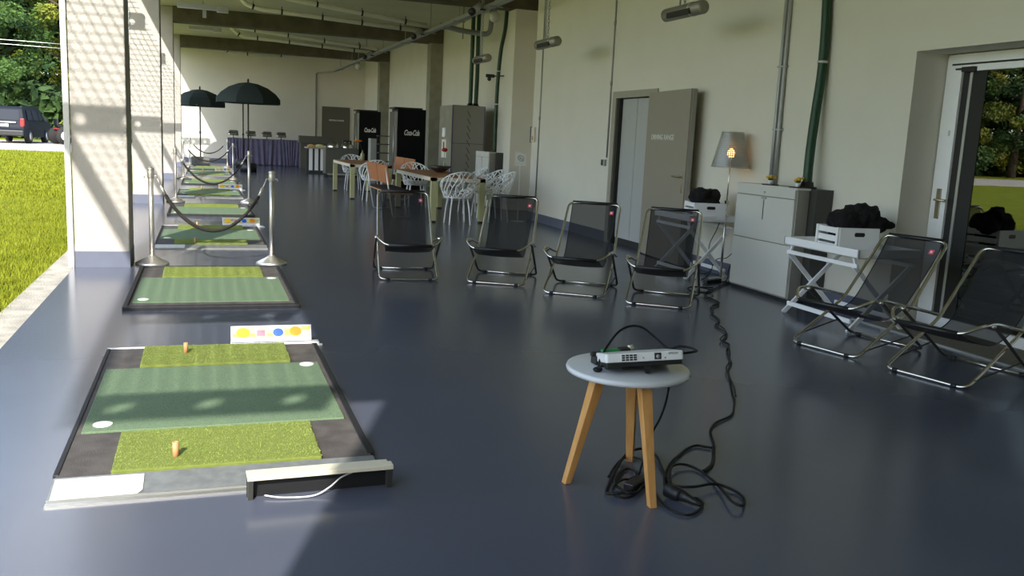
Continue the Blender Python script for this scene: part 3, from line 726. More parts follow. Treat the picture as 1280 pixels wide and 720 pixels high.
mc = [(5.70, 8.55), (5.45, 8.38), (5.24, 8.18), (5.02, 7.98), (4.86, 7.74), (4.83, 7.5), (4.75, 7.32), (4.60, 7.22), (4.52, 7.05), (4.44, 6.95), (4.38, 6.8), (4.31, 6.61), (4.17, 6.45), (4.13, 6.36), (4.10, 6.2), (4.03, 6.05), (3.87, 5.86), (3.84, 5.72), (3.74, 5.60), (3.66, 5.47), (3.60, 5.35), (3.54, 5.23), (3.40, 5.05), (3.27, 4.83), (3.13, 4.59), (3.04, 4.43), (2.95, 4.29), (2.83, 4.14), (2.67, 4.04), (2.56, 3.92), (2.50, 3.8), (2.44, 3.69), (2.40, 3.70), (2.36, 3.73), (2.28, 3.69), (2.21, 3.63), (2.11, 3.54), (2.0, 3.4), (1.93, 3.27), (1.91, 3.17)]
mb = MB().tube(smooth([(x, y, Z) for x, y in mc], 5), .0065, 8)
def wig(a):
    return [(x + a * math.sin(i * 1.1) , y + a * .4 * math.cos(i * .8), Z * 2.4) for i, (x, y) in enumerate(mc[:26])]
mb.tube(smooth(wig(.022), 5), .005, 7)
mb.tube(smooth([(2.44, 3.69, Z * 2), (2.37, 3.58, Z), (2.33, 3.52, Z), (2.27, 3.45, Z), (2.20, 3.40, Z)], 5), .0085, 8)
lp = [(5.2, 8.15), (5.0, 8.22), (4.86, 8.1), (4.84, 7.9), (4.98, 7.86), (5.1, 8.0), (5.05, 8.2)]
mb.tube(smooth([(x, y, Z * 3) for x, y in lp], 6), .007, 7)
o = obj('extension_cord', mb, M['cable']); tag(o, 'long black extension cord snaking over the floor from lamp to round table', 'cord')
c1 = [(1.93, 3.22), (2.0, 3.36), (2.07, 3.455), (2.15, 3.48), (2.19, 3.42), (2.18, 3.27), (2.14, 3.12), (2.11, 3.02), (2.13, 2.98), (2.18, 3.03), (2.22, 3.12), (2.20, 3.19), (2.14, 3.22), (2.04, 3.20), (1.98, 3.23), (1.97, 3.29), (2.02, 3.46), (2.07, 3.63), (2.03, 3.70), (1.92, 3.64), (1.80, 3.50), (1.69, 3.35), (1.64, 3.27), (1.65, 3.23), (1.72, 3.22), (1.80, 3.31), (1.87, 3.44), (1.86, 3.51), (1.78, 3.44), (1.71, 3.33), (1.70, 3.22), (1.75, 3.21), (1.82, 3.29)]
mb = MB().tube(smooth([(x, y, Z + .010 * (1 + math.sin(i * 1.1))) for i, (x, y) in enumerate(c1)], 6), .0065, 8)
c2 = [(1.88, 3.36), (1.90, 3.40), (1.87, 3.33), (1.82, 3.29), (1.78, 3.35), (1.71, 3.31), (1.66, 3.25), (1.69, 3.20), (1.78, 3.24), (1.90, 3.40), (1.95, 3.55), (1.90, 3.62), (1.80, 3.53), (1.72, 3.42)]
mb.tube(smooth([(x, y, Z + .012 * (1 + math.cos(i * 1.3))) for i, (x, y) in enumerate(c2)], 6), .0055, 8)
mb.tube(smooth([(x, y, Z) for x, y in ((1.86, 3.24), (1.83, 3.14), (1.83, 3.04), (1.87, 2.98), (1.93, 3.0), (2.0, 3.07), (2.0, 3.13), (1.97, 3.11))], 6), .0055, 8)
o = obj('cable_coil', mb, M['cable']); tag(o, 'tangled coil of thin black cables on the floor under the round table', 'cable')
r = empty('power_coupling', (1.885, 3.185, 0), math.radians(-58)); tag(r, 'thick black plug coupling on the floor right of the front table leg', 'plug')
obj('socket_body', MB().tube([(0, 0, .036), (.06, 0, .032), (.075, 0, .032)], [.03, .03, .024], 16), M['black'], r)
obj('plug_body', MB().tube([(.075, 0, .032), (.10, 0, .028), (.14, 0, .02), (.17, 0, .016)], [.026, .02, .012, .008], 14), M['black'], r)
o = obj('power_brick', MB().box((1.80, 3.31, .022), (.13, .05, .034), math.radians(35)), M['black'], bevel=.006); tag(o, 'small black power brick lying inside the cable coil', 'power adapter')

# ================================================================ RIGHT SIDE: CABINETS, LAMP, TRAYS
def hose(name, pts, rad, clips, label, base=None):
    r = empty(name, pts[0]); P = [Vector(p) - Vector(pts[0]) for p in pts]
    obj('hose_run', MB().tube(smooth(P, 6), rad, 14), M['hose'], r)
    for c in clips: obj('clip', MB().lathe([(rad + .006, -.012), (rad + .006, .012)], 16, Vector(c) - Vector(pts[0])), M['hoseclip'], r)
    if base: obj('hose_collar', MB().lathe([(rad + .05, 0), (rad + .05, .02), (rad + .02, .025), (rad + .012, .07)], 16), M['black'], r)
    tag(r, label, 'hose', 'green hoses'); return r
r = empty('dispenser_cabinet', (5.78, 7.92, 0), math.radians(0)); tag(r, 'tall light grey cabinet with two panels and flap beside the floor lamp', 'cabinet', 'grey cabinets with green hoses')
def cab_local(x0, x1, y0, y1, h, r):
    fr = obj('body', MB().bx(x0 + .02, x0 + .16, y0, y1, .03, h - .02), M['grside'], r, bevel=.004)
    obj('rear_body', MB().bx(x0 + .165, x1, y0 - .10, y1 - .02, .03, h - .005), M['dkside'], r)
    obj('top_plate', MB().bx(x0 + .005, x0 + .17, y0 - .005, y1 + .005, h - .02, h), M['grcab'], r)
    obj('upper_panel', MB().bx(x0, x0 + .02, y0 + .02, y1 - .02, h * .50, h - .12), M['grcab'], r, bevel=.003)
    obj('lower_panel', MB().bx(x0, x0 + .02, y0 + .02, y1 - .02, .05, h * .50 - .008), M['grcab'], r, bevel=.003)
    obj('flap', MB().bx(x0, x0 + .02, y0 + .02, y1 - .02, h - .112, h - .02), M['grcab'], r, bevel=.003)
    lk = obj('lock', MB().tube([(x0 - .012, (y0 + y1) / 2, h - .075), (x0, (y0 + y1) / 2, h - .075)], .01, 10), M['steel'], r)
    obj('hasp', MB().bx(x0 - .008, x0, (y0 + y1) / 2 - .04, (y0 + y1) / 2 + .04, h - .145, h - .125), M['conduit'], r)
    obj('slot', MB().bx(x0 - .002, x0 + .001, (y0 + y1) / 2 - .006, (y0 + y1) / 2 + .006, h - .36, h - .15), M['dark'], r)
    obj('plinth', MB().bx(x0 + .03, x1, y0 + .02, y1 - .02, 0, .03), M['black'], r)
cab_local(-.20, .165, -.53, .53, 1.16, r)
hose('green_hose', [(5.78, 7.50, 1.155), (5.80, 7.53, 1.5), (5.84, 7.56, 1.9), (5.88, 7.58, 2.3), (5.89, 7.60, 2.7), (5.89, 7.63, 3.1), (5.89, 7.66, 3.8), (5.89, 7.68, 4.58)], .048, ((5.885, 7.59, 2.42),), 'dark green hose rising from the near cabinet up the right wall', True)
o = obj('wall_conduit', MB().tube([(5.91, 8.30, 1.16), (5.92, 8.32, 1.7), (5.925, 8.33, 2.4), (5.93, 8.36, 4.58)], .022, 8).tube([(5.91, 8.23, 1.16), (5.92, 8.25, 1.7), (5.925, 8.26, 2.4), (5.93, 8.29, 4.58)], .022, 8).box((5.93, 8.3, 2.42), (.05, .14, .02)).box((5.93, 8.28, 1.75), (.05, .14, .02)), M['conduit']); tag(o, 'pair of grey conduits on the wall behind the near cabinet', 'conduit')
def flower_pot(x, y, z, label):
    r = empty('flower_pot', (x, y, z)); tag(r, label, 'flower pot', 'small yellow flower pots')
    obj('saucer', MB().lathe([(.085, 0), (.09, .008), (.001, .009)], 20, cap=False), M['black'], r)
    obj('glass_pot', MB().lathe([(.018, .009), (.028, .05), (.024, .05), (.014, .012)], 14), M['whitep'], r)
    f = MB(); random.seed(int(y * 100))
    for k in range(9):
        a = random.uniform(0, 6.28); q = random.uniform(.01, .045); f.ell((q * math.cos(a), q * math.sin(a), .085 + random.uniform(-.01, .015)), (.018, .018, .013), 8, 6)
    obj('blossoms', f, M['yelf'], r)
    obj('stems', MB().tube([(0, 0, .03), (.01, 0, .085)], .004, 5).tube([(0, 0, .03), (-.015, .01, .085)], .004, 5).ell((0, 0, .062), (.03, .03, .012), 10, 6), M['stem'], r)
    return r
flower_pot(5.66, 7.95, 1.16, 'yellow flower pot on the middle of the near cabinet top, by the conduits')
flower_pot(5.665, 7.50, 1.16, 'yellow flower pot on the near cabinet at the foot of the green hose')

# floor lamp
r = empty('floor_lamp', (5.74, 8.86, 0)); tag(r, 'floor lamp with perforated grey metal cone shade between cabinet and tray stand', 'floor lamp')
obj('base', MB().lathe([(.14, 0), (.14, .012), (.02, .02), (.001, .02)], 32, cap=False), M['alu'], r)
obj('pole', MB().tube([(0, 0, .015), (-.0, 0, .9)], .014, 10).tube([(0, 0, .88), (0, 0, 1.40)], .008, 10).box((0, 0, .9), (.04, .03, .05)), M['chrome'], r)
seg = 48; vs = []; fs = []; z0, z1, r0, r1 = 1.31, 1.71, .215, .122
for k in range(seg + 1):
    a = 2 * PI * k / seg; vs += [(r0 * math.cos(a), r0 * math.sin(a), z0), (r1 * math.cos(a), r1 * math.sin(a), z1)]
mb = MB().add(vs, [(2 * k, 2 * k + 2, 2 * k + 3, 2 * k + 1) for k in range(seg)], True); me = mb.mesh('lamp_shade')
uv = me.uv_layers.new(name='UVMap')
for p in me.polygons:
    for li, vi in zip(p.loop_indices, p.vertices): uv.data[li].uv = ((vi // 2) / seg * 52, (vi % 2) * 18)
obj('lamp_shade', me, M['shade'], r)
obj('shade_rim', MB().tube([(r0 * math.cos(2 * PI * k / 40), r0 * math.sin(2 * PI * k / 40), z0) for k in range(40)], .004, 6, closed=True).tube([(r1 * math.cos(2 * PI * k / 40), r1 * math.sin(2 * PI * k / 40), z1) for k in range(40)], .004, 6, closed=True), M['alu'], r)
obj('bulb', MB().ell((0, 0, 1.47), (.045, .045, .055)), M['bulb'], r)
obj('socket', MB().lathe([(.02, 1.38), (.02, 1.43)], 12), M['white'], r)
o = obj('wall_plug', MB().box((5.925, 8.72, .42), (.05, .07, .07)), M['black'], bevel=.008); tag(o, 'black plug in the wall socket between lamp pole and cabinet', 'plug')
k = MB().tube(smooth([(5.90, 8.72, .42), (5.86, 8.75, .30), (5.84, 8.85, .12), (5.80, 8.8, .02), (5.65, 8.62, .012), (5.55, 8.5, .012)], 6), .006, 7)
k.tube(smooth([(5.74, 8.88, .88), (5.72, 8.98, .6), (5.70, 9.1, .35), (5.74, 9.05, .12), (5.6, 8.95, .012), (5.45, 8.8, .012), (5.5, 8.6, .012), (5.65, 8.6, .012)], 6), .005, 7)
k.tube(smooth([(5.85, 8.72, .40), (5.83, 8.9, .25), (5.82, 9.1, .2), (5.80, 9.25, .012), (5.6, 9.3, .012), (5.45, 9.1, .012)], 6), .005, 7)
o = obj('lamp_cable', k, M['cable']); tag(o, 'thin black leads looping from the wall plug around the lamp foot', 'cable')
o = obj('power_strip', MB().box((5.48, 8.62, .022), (.3, .06, .04), math.radians(25)), M['black'], bevel=.006); tag(o, 'black power strip on the floor in front of the floor lamp', 'power strip')

def tray_table(label, loc, w_, d_, h):
    """x depth 0..d_, y length 0..w_, front at x=0"""
    r = empty('tray_table', loc); tag(r, label, 'tray table', 'white butler tray tables')
    t = MB().bx(0, d_, 0, w_, h - .075, h - .065).bx(0, .015, 0, w_, h - .075, h).bx(d_ - .015, d_, 0, w_, h - .075, h).bx(0, d_, 0, .015, h - .075, h).bx(0, d_, w_ - .015, w_, h - .075, h)
    obj('tray', t, M['white'], r, bevel=.003)
    for q in (.02, d_ - .045): obj('support_rail', MB().bx(q, q + .025, .03, w_ - .03, h - .16, h - .125), M['white'], r, bevel=.002)
    for y in (.06, w_ - .06):
        obj('leg', MB().bar((.02, y, .0), (d_ - .04, y, h - .15), .022, .042), M['white'], r, bevel=.002)
        obj('leg', MB().bar((d_ - .02, y + .024, .0), (.04, y + .024, h - .15), .022, .042), M['white'], r, bevel=.002)
        obj('brace', MB().bar((.035, y, h - .14), (.035, y + (.05 if y < .2 else -.05), h - .05), .02, .02), M['white'], r)
    for q in (.045, d_ - .065): obj('stretcher', MB().bx(q, q + .02, .07, w_ - .07, .075, .115), M['white'], r, bevel=.002)
    return r
tray_table('near white tray table on crossed legs, beside the grey cabinet', (5.20, 5.98, 0), 1.02, .66, .725)
tt = tray_table('far white tray table on crossed legs, behind the fourth deck chair', (5.25, 8.82, 0), .86, .62, .745)
def crate(label, c, lx, ly, h, rz):
    r = empty('crate', c, rz); tag(r, label, 'crate', 'white wooden crates')
    obj('floor_board', MB().bx(-lx / 2, lx / 2, -ly / 2, ly / 2, 0, .01), M['white'], r)
    for sx in (-1, 1):   # slatted ends (facing +-x)
        m = MB()
        for z in (0, .36, .72): m.bx(sx * lx / 2 - .008, sx * lx / 2 + .008, -ly / 2, ly / 2, h * z, h * z + h * .28 - .006)
        m.bx(sx * lx / 2 - .02, sx * lx / 2 - .008 * sx, -ly / 2, -ly / 2 + .03, 0, h).bx(sx * lx / 2 - .02, sx * lx / 2 - .008 * sx, ly / 2 - .03, ly / 2, 0, h)
        obj('slatted_side', m, M['white'], r)
    for sy in (-1, 1):
        y = sy * ly / 2
        s = obj('end_board', MB().bx(-lx / 2, lx / 2, y - .008, y + .008, 0, h), M['white'], r)
        obj('hand_hole', MB().bx(-.045, .045, y - .0095, y + .0095, h * .62, h * .80).ell((-.045, y, h * .71), (.018, .0095, .018), 10, 6).ell((.045, y, h * .71), (.018, .0095, .018), 10, 6), M['black'], s)
    return r
crate('white crate full of black towels on the near tray table', (5.47, 6.46, .68), .38, .36, .20, math.radians(-8))
crate('white crate full of black towels on the far tray table', (5.56, 9.02, .70), .36, .36, .19, math.radians(-12))
def towels(label, c, blobs, s=1):
    mb = MB(); random.seed(int(c[1] * 10))
    for (x, y, z, rx, ry, rz) in blobs: mb.ell((x, y, z), (rx, ry, rz), 24, 16)
    o = obj('towel_pile', mb, M['towel'], loc=c); tag(o, label, 'towels')
    rm = o.modifiers.new('Remesh', 'REMESH'); rm.mode = 'VOXEL'; rm.voxel_size = .014; rm.use_smooth_shade = True
    tx = bpy.data.textures.new('folds', 'CLOUDS'); tx.noise_scale = .055
    dm = o.modifiers.new('Folds', 'DISPLACE'); dm.texture = tx; dm.strength = .055
    return o
towels('heap of black towels with one pointed corner in the near crate', (5.47, 6.46, .87), [(0, 0, -.04, .17, .16, .14), (-.02, .05, .06, .15, .14, .10), (-.05, -.02, .05, .11, .13, .12), (.07, -.06, .09, .10, .10, .14), (.02, .02, .08, .09, .10, .12), (.14, -.12, .12, .08, .07, .09), (.20, -.12, .04, .12, .07, .08), (.27, -.13, .045, .08, .05, .05), (.33, -.14, .04, .05, .03, .03), (.08, .08, .05, .12, .10, .10)])
towels('heap of rolled black towels in the far crate by the steel door', (5.56, 9.02, .90), [(0, 0, -.03, .16, .16, .12), (-.09, 0, .07, .085, .15, .09), (.07, 0, .06, .085, .15, .09), (0, .05, .05, .12, .1, .09), (-.12, .06, .05, .07, .08, .08)])
# bases of lamp-side stack: small wall items
o = obj('wall_conduit', MB().tube([(5.935, 12.62, 1.30), (5.935, 12.62, 4.58)], .012, 8).tube([(5.935, 12.62, 2.4), (5.935, 12.62, 2.46)], .02, 8).tube([(5.935, 12.62, 3.3), (5.935, 12.62, 3.36)], .02, 8), M['conduit']); tag(o, 'thin grey conduit on the wall left of the steel door', 'conduit')
r = empty('light_switch', (5.94, 12.72, 1.22)); tag(r, 'small grey switch at the lower end of the conduit left of the steel door', 'switch')
obj('housing', MB().box((0, -.04, 0), (.04, .07, .1)), M['conduit'], r, bevel=.004); obj('rocker', MB().box((0, .05, 0), (.03, .06, .09)), M['black'], r, bevel=.004)
o = obj('wall_conduit', MB().tube([(5.935, 15.65, .16), (5.935, 15.65, 4.58)], .012, 8).tube([(5.935, 15.65, 1.9), (5.935, 15.65, 1.96)], .02, 8), M['conduit']); tag(o, 'thin grey conduit on the wall beside the sign stand', 'conduit')
r = empty('fire_call_point', (5.93, 16.0, 1.62)); tag(r, 'small upright alarm panel on the wall corner above the sign stand', 'alarm panel')
obj('plate', MB().bx(-.01, .01, -.15, .02, -.14, .14), M['cream'], r, bevel=.003); obj('edge', MB().bx(-.02, .01, .02, .05, -.15, .15), M['navy'], r)
obj('button', MB().bx(-.02, -.01, -.1, -.04, -.10, -.03), M['tee'], r); obj('screen', MB().bx(-.016, -.01, -.12, -.02, .0, .1), M['paper'], r)

# sign stand
r = empty('sign_stand', (5.56, 15.55, 0)); tag(r, 'slim white stand holding a tilted no smoking sheet beside the wall corner', 'sign stand')
obj('base', MB().lathe([(.13, 0), (.13, .01), (.01, .015)], 20), M['whitep'], r); obj('pole', MB().tube([(0, 0, .01), (0, 0, 1.05)], .012, 8), M['whitep'], r)
p = obj('sign_plate', MB().box((0, 0, 0), (.22, .008, .26)), M['whitep'], r, loc=(0, -.02, 1.17)); p.rotation_euler = (math.radians(-35), math.radians(14), 0)
ring = [(.06 * math.cos(2 * PI * k / 24), -.007, .06 * math.sin(2 * PI * k / 24)) for k in range(24)]
obj('sign_symbol', MB().tube(ring, .006, 5, closed=True).tube([(-.04, -.007, .04), (.04, -.007, -.04)], .005, 5).tube([(-.035, -.006, -.01), (.035, -.006, -.01)], .006, 5), M['conduit'], p)
obj('shelf_lip', MB().box((-.02, -.06, 1.05), (.22, .04, .02)), M['whitep'], r)

# far cabinets
r = empty('dispenser_cabinet', (6.05, 19.0, 0)); tag(r, 'lower grey cabinet with dark side in front of the tall grey cupboard', 'cabinet', 'grey cabinets with green hoses')
cab_local(-.17, .13, -.5, .5, 1.22, r)
hose('green_hose', [(6.04, 18.6, 1.215), (6.03, 18.58, 1.7), (6.02, 18.55, 2.3), (6.03, 18.55, 2.8), (6.07, 18.55, 3.4), (6.15, 18.55, 3.9), (6.17, 18.55, 4.58)], .042, ((6.02, 18.55, 2.25), (6.03, 18.55, 2.95)), 'bent dark green hose rising from the far low cabinet')
r = empty('tall_cupboard', (5.99, 21.1, 0)); tag(r, 'tall grey cupboard with notices and diagonal slots, green hoses on top', 'cupboard')
obj('carcass', MB().bx(-.40, .39, -.6, .6, .0, 2.26), M['grside'], r, bevel=.006)
obj('front_panel', MB().bx(-.425, -.40, -.58, .58, .05, 2.24), M['ccol'], r, bevel=.004)
obj('joint_line', MB().bx(-.40, .39, -.606, -.6, 1.36, 1.37), M['dkside'], r)
obj('corner_strip', MB().bx(-.42, -.40, -.61, -.59, 0, 2.25).bx(.37, .39, -.61, -.6, 0, 2.25), M['purple'], r)
for k in range(12): obj('slot', MB().bar((-.05, -.603, 2.13 - .17 * k), (.03, -.603, 1.99 - .17 * k), .004, .012), M['dark'], r)
obj('white_box', MB().bx(-.46, -.425, -.10, .16, 1.50, 1.72), M['whitep'], r, bevel=.005)
n_ = obj('notice', MB().bx(-.435, -.425, -.16, .26, 1.00, 1.44), M['paper'], r); obj('red_print', MB().bx(-.438, -.435, .0, .12, 1.2, 1.38), M['redf'], n_)
hose('green_hose', [(6.13, 20.95, 2.262), (6.13, 20.95, 3.0), (6.13, 20.95, 3.8), (6.13, 20.95, 4.58)], .05, (), 'left one of two green hoses on top of the tall cupboard', True)
hose('green_hose', [(6.27, 20.95, 2.262), (6.28, 20.95, 3.0), (6.27, 20.95, 3.8), (6.27, 20.95, 4.58)], .05, (), 'right one of two green hoses on top of the tall cupboard', True)
r = empty('security_camera', (6.55, 20.2, 2.96)); tag(r, 'small black security camera on a bracket between the green hoses', 'camera')
obj('body', MB().tube([(-.28, 0, 0), (-.08, 0, 0)], .04, 10).ell((-.2, 0, -.07), (.05, .05, .05), 10, 8), M['black'], r); obj('bracket', MB().tube([(-.1, 0, 0), (.16, 0, .02)], .015, 6), M['black'], r)

# ================================================================ DINING TABLES, LATTICE CHAIRS, BENCHES
def dining_table(label, x0, x1, y0, y1, h):
    r = empty('dining_table', ((x0 + x1) / 2, (y0 + y1) / 2, 0)); tag(r, label, 'table', 'long wooden tables with pale legs')
    hx, hy = (x1 - x0) / 2, (y1 - y0) / 2
    obj('tabletop', MB().bx(-hx + .01, hx - .01, -hy + .01, hy - .01, h - .03, h), M['tblwood'], r, bevel=.003)
    obj('apron', MB().bx(-hx, hx, -hy, -hy + .04, h - .075, h - .012).bx(-hx, hx, hy - .04, hy, h - .075, h - .012).bx(-hx, -hx + .04, -hy, hy, h - .075, h - .012).bx(hx - .04, hx, -hy, hy, h - .075, h - .012), M['cream'], r)
    for sx in (-1, 1):
        for sy in (-1, 1):
            l = obj('leg', MB().bx(sx * hx, sx * (hx - .10), sy * hy, sy * (hy - .10), .03, h - .012), M['tblleg'], r, bevel=.003)
            obj('foot_cap', MB().bx(sx * hx - sx * .005, sx * (hx - .095), sy * hy - sy * .005, sy * (hy - .095), 0, .03), M['black'], l)
    return r
dining_table('farther long wooden table with pale legs, bottle vase on it', 3.15, 4.10, 20.2, 23.1, .80)
dining_table('nearer long wooden table with pale legs, dark bowl on it', 3.77, 4.76, 15.1, 18.2, .80)

def lattice_chair():
    r = empty('lattice_chair')     # faces +y ; back at -y
    random.seed(12)
    # param: u angle around, v height up the shell (0 seat rim, 1 top edge)
    def S(u, v):
        a = u                                   # angle, -pi/2 = back
        back = max(0, -math.sin(a))             # 1 at the back
        H = .10 + .30 * (back ** .6 if back > 0 else 0) if back > .02 else .10
        H = .06 + .34 * (.5 - .5 * math.sin(a)) ** 1.1
        R = .21 + .075 * v ** .8
        return Vector((R * 1.05 * math.cos(a), R * math.sin(a) - .05 * v * back, .455 + H * v - .02 * (1 - v)))
    nu, nv = 19, 5; P = {}
    for i in range(nu):
        for j in range(nv + 1):
            du = random.uniform(-.3, .3) if 0 < j < nv else 0
            dv = random.uniform(-.25, .25) if 0 < j < nv else 0
            uu = (i + (.5 if j % 2 else 0) + du) / nu * 2 * PI
            P[i, j] = S(uu - PI / 2, min(1, max(0, (j + dv) / nv)))
    mb = MB()
    for i in range(nu):
        for j in range(nv):
            a = P[i, j]
            if j % 2 == 0:
                mb.tube([a, P[i, j + 1]], .0108, 5, cap=False)
                if random.random() < .42: mb.tube([a, P[(i - 1) % nu, j + 1]], .0108, 5, cap=False)
            else:
                mb.tube([a, P[(i + 1) % nu, j + 1]], .0108, 5, cap=False)
                if random.random() < .42: mb.tube([a, P[i, j + 1]], .0108, 5, cap=False)
    mb.tube([P[i, nv] for i in range(nu)], .010, 6, closed=True); mb.tube([P[i, 0] for i in range(nu)], .010, 6, closed=True)
    obj('backrest', mb, M['whitep'], r)
    s = MB(); pts = [Vector((.205 * math.sqrt((k + .5) / 46) * math.cos(k * 2.4), .195 * math.sqrt((k + .5) / 46) * math.sin(k * 2.4), .435 + .012 * ((k + .5) / 46))) for k in range(46)]
    for i, p in enumerate(pts):
        ds = sorted(range(46), key=lambda q: (pts[q] - p).length)[1:4]
        for q in ds: s.tube([p, pts[q]], .0108, 5, cap=False)
    for k in range(nu): s.tube([P[k, 0], min(pts, key=lambda q: (q - P[k, 0]).length)], .0108, 5, cap=False)
    obj('seat', s, M['whitep'], r)
    for a in (PI / 4, 3 * PI / 4, 5 * PI / 4, 7 * PI / 4):
        c, d_ = math.cos(a), math.sin(a)
        obj('leg', MB().tube(smooth([(.25 * c, .25 * d_, 0), (.22 * c, .22 * d_, .25), (.19 * c, .19 * d_, .40), (.21 * c, .21 * d_, .455)], 4), [.012] * 4 + [.014] * 9, 8), M['whitep'], r)
    return r
lc = lattice_chair()
spots = [(4.20, 14.90, 0, 'white lattice armchair with its back to us at the near end of the nearer table'),
         (5.08, 15.45, PI / 2, 'white lattice armchair nearest on the right side of the nearer table'),
         (5.12, 16.3, PI / 2, 'middle white lattice armchair on the right side of the nearer table'),
         (5.10, 17.2, PI / 2, 'furthest white lattice armchair on the right side of the nearer table'),
         (4.28, 18.55, PI, 'white lattice armchair at the far end of the nearer table, left of the bowl'),
         (3.60, 19.85, 0.1, 'white lattice armchair at the near end of the farther table, behind the bench'),
         (3.72, 23.45, PI, 'white lattice armchair at the far end of the farther table')]
for i, (x, y, a, l) in enumerate(spots):
    o = lc if i == 0 else copy_tree(lc); o.location = (x, y, 0); o.rotation_euler = (0, 0, a); s = 1.06; o.scale = (s, s, 1.08)
    tag(o, l, 'chair', 'white lattice armchairs')

def bench(label, x, y0, y1, s, cushion):
    """back plane at x, seat towards s"""
    r = empty('bench', (x, (y0 + y1) / 2, 0)); tag(r, label, 'bench', 'orange plywood benches'); h = (y1 - y0) / 2
    for a, b in ((-h, -.02), (.02, h)):
        m = MB(); m.add([(0, a, .62), (0, b, .62), (-s * .05, b, .95), (-s * .05, a, .95), (s * .018, a, .62), (s * .018, b, .62), (-s * .032, b, .95), (-s * .032, a, .95)], [(0, 1, 2, 3), (7, 6, 5, 4), (0, 4, 5, 1), (2, 6, 7, 3), (1, 5, 6, 2), (0, 3, 7, 4)])
        obj('backrest', m, M['orange'], r)
    obj('seat', MB().bx(s * .02, s * .44, -h, h, .44, .465), M['oak'], r, bevel=.004)
    if cushion: obj('fur_cover', MB().bx(s * .01, s * .47, -h + .3, h - .1, .463, .50), M['fur'], r, bevel=.015)
    for y in (-h + .08, h - .08):
        obj('steel_leg', MB().tube(rounded([(s * -.05, y, .90), (s * .02, y, .46), (s * .10, y, .02), (s * .42, y, .02)], .06), .014, 8).tube(rounded([(s * .44, y, .43), (s * .30, y, .43), (s * .36, y, .02)], .05), .014, 8), M['alu'], r)
    return r
bench('orange backed bench with dark fur cover on the left side of the nearer table', 3.13, 15.65, 17.75, 1, True)
bench('orange backed bench on the right side of the farther table, by the fridges', 4.62, 20.3, 22.5, -1, True)
# on the tables
r = empty('bowl', (4.43, 17.15, .80)); tag(r, 'wide shallow dark brown bowl with a red flower on the nearer table', 'bowl')
obj('dish', MB().lathe([(.06, 0), (.16, .05), (.25, .125), (.24, .125), (.15, .06), (.001, .02)], 28, cap=False), M['concr'], r)
r = empty('flower_vase', (4.62, 17.5, .80)); tag(r, 'slender red flower in a thin vase beside the dark bowl', 'vase')
obj('vase', MB().lathe([(.03, 0), (.03, .12), (.012, .2), (.012, .26)], 12), M['bottle'], r); obj('stem', MB().tube([(0, 0, .2), (.0, 0, .42)], .004, 5), M['stem'], r); obj('bloom', MB().ell((0, 0, .44), (.065, .05, .04), 12, 8), M['redf'], r)
r = empty('flower_vase', (3.80, 22.5, .80)); tag(r, 'clear bottle vase with an orange flower on the farther table', 'vase')
obj('bottle', MB().lathe([(.055, 0), (.055, .16), (.02, .22), (.018, .27)], 14), M['bottle'], r); obj('stem', MB().tube([(0, 0, .2), (-.06, 0, .42), (-.12, 0, .48)], .005, 5), M['stem'], r); obj('bloom', MB().ell((-.12, 0, .50), (.11, .06, .03), 12, 8), M['orgf'], r)

# ================================================================ FAR END
def fridge(label, x0, x1, y, depth, h):
    r = empty('drinks_fridge', ((x0 + x1) / 2, y + depth / 2, 0)); tag(r, label, 'fridge', 'black drinks fridges'); hx = (x1 - x0) / 2; hd = depth / 2
    obj('cabinet', MB().bx(-hx + .06, hx, -hd, hd, .06, h), M['blackg'], r, bevel=.02)
    d_ = obj('glass_door', MB().bx(-hx - .0, -hx + .05, -hd + .01, hd - .01, .12, h - .08), M['dkside'], r, bevel=.006)
    obj('handle', MB().tube([(-hx - .03, -hd + .06, .7), (-hx - .03, -hd + .06, h - .5)], .015, 8), M['alu'], d_)
    obj('door_edge', MB().bx(-hx - .005, -hx + .055, -hd - .005, -hd + .03, .12, h - .08), M['alu'], d_)
    obj('feet', MB().bx(-hx + .1, hx - .05, -hd + .05, hd - .05, 0, .06), M['black'], r)
    obj('top_panel', MB().bx(-hx - .02, hx - .1, -hd + .02, hd, h, h + .04), M['black'], r)
    text('logo', 'Coca-Cola', .20, M['letter'], r, (.03, -hd - .004, h - .64), (PI / 2, 0, 0), shear=.35, ext=.003, bold=.006, space=.82, sx=.56 * (x1 - x0) / .8)
    return r
fridge('black drinks fridge with white script logo, nearer one beside the concrete column', 4.93, 5.78, 24.0, .8, 2.2)
fridge('black drinks fridge with white script logo, farther one near the back door', 4.98, 5.78, 30.6, .8, 2.24)
r = empty('wire_shelf', (5.05, 26.0, 0)); tag(r, 'black open shelf rack between the two drinks fridges', 'shelf')
for sx in (-.2, .2):
    for sy in (-.2, .2): obj('post', MB().tube([(sx, sy, 0), (sx, sy, 1.46)], .015, 6), M['black'], r)
for z in (.35, .7, .95, 1.2, 1.44): obj('shelf_board', MB().bx(-.22, .22, -.22, .22, z - .012, z + .012), M['black'], r)
o = obj('grey_cabinet', MB().bx(4.80, 4.98, 27, 27.4, 0, 1.35), M['conduit'], bevel=.01); tag(o, 'narrow pale grey cabinet standing between the shelf rack and far fridge', 'cabinet')
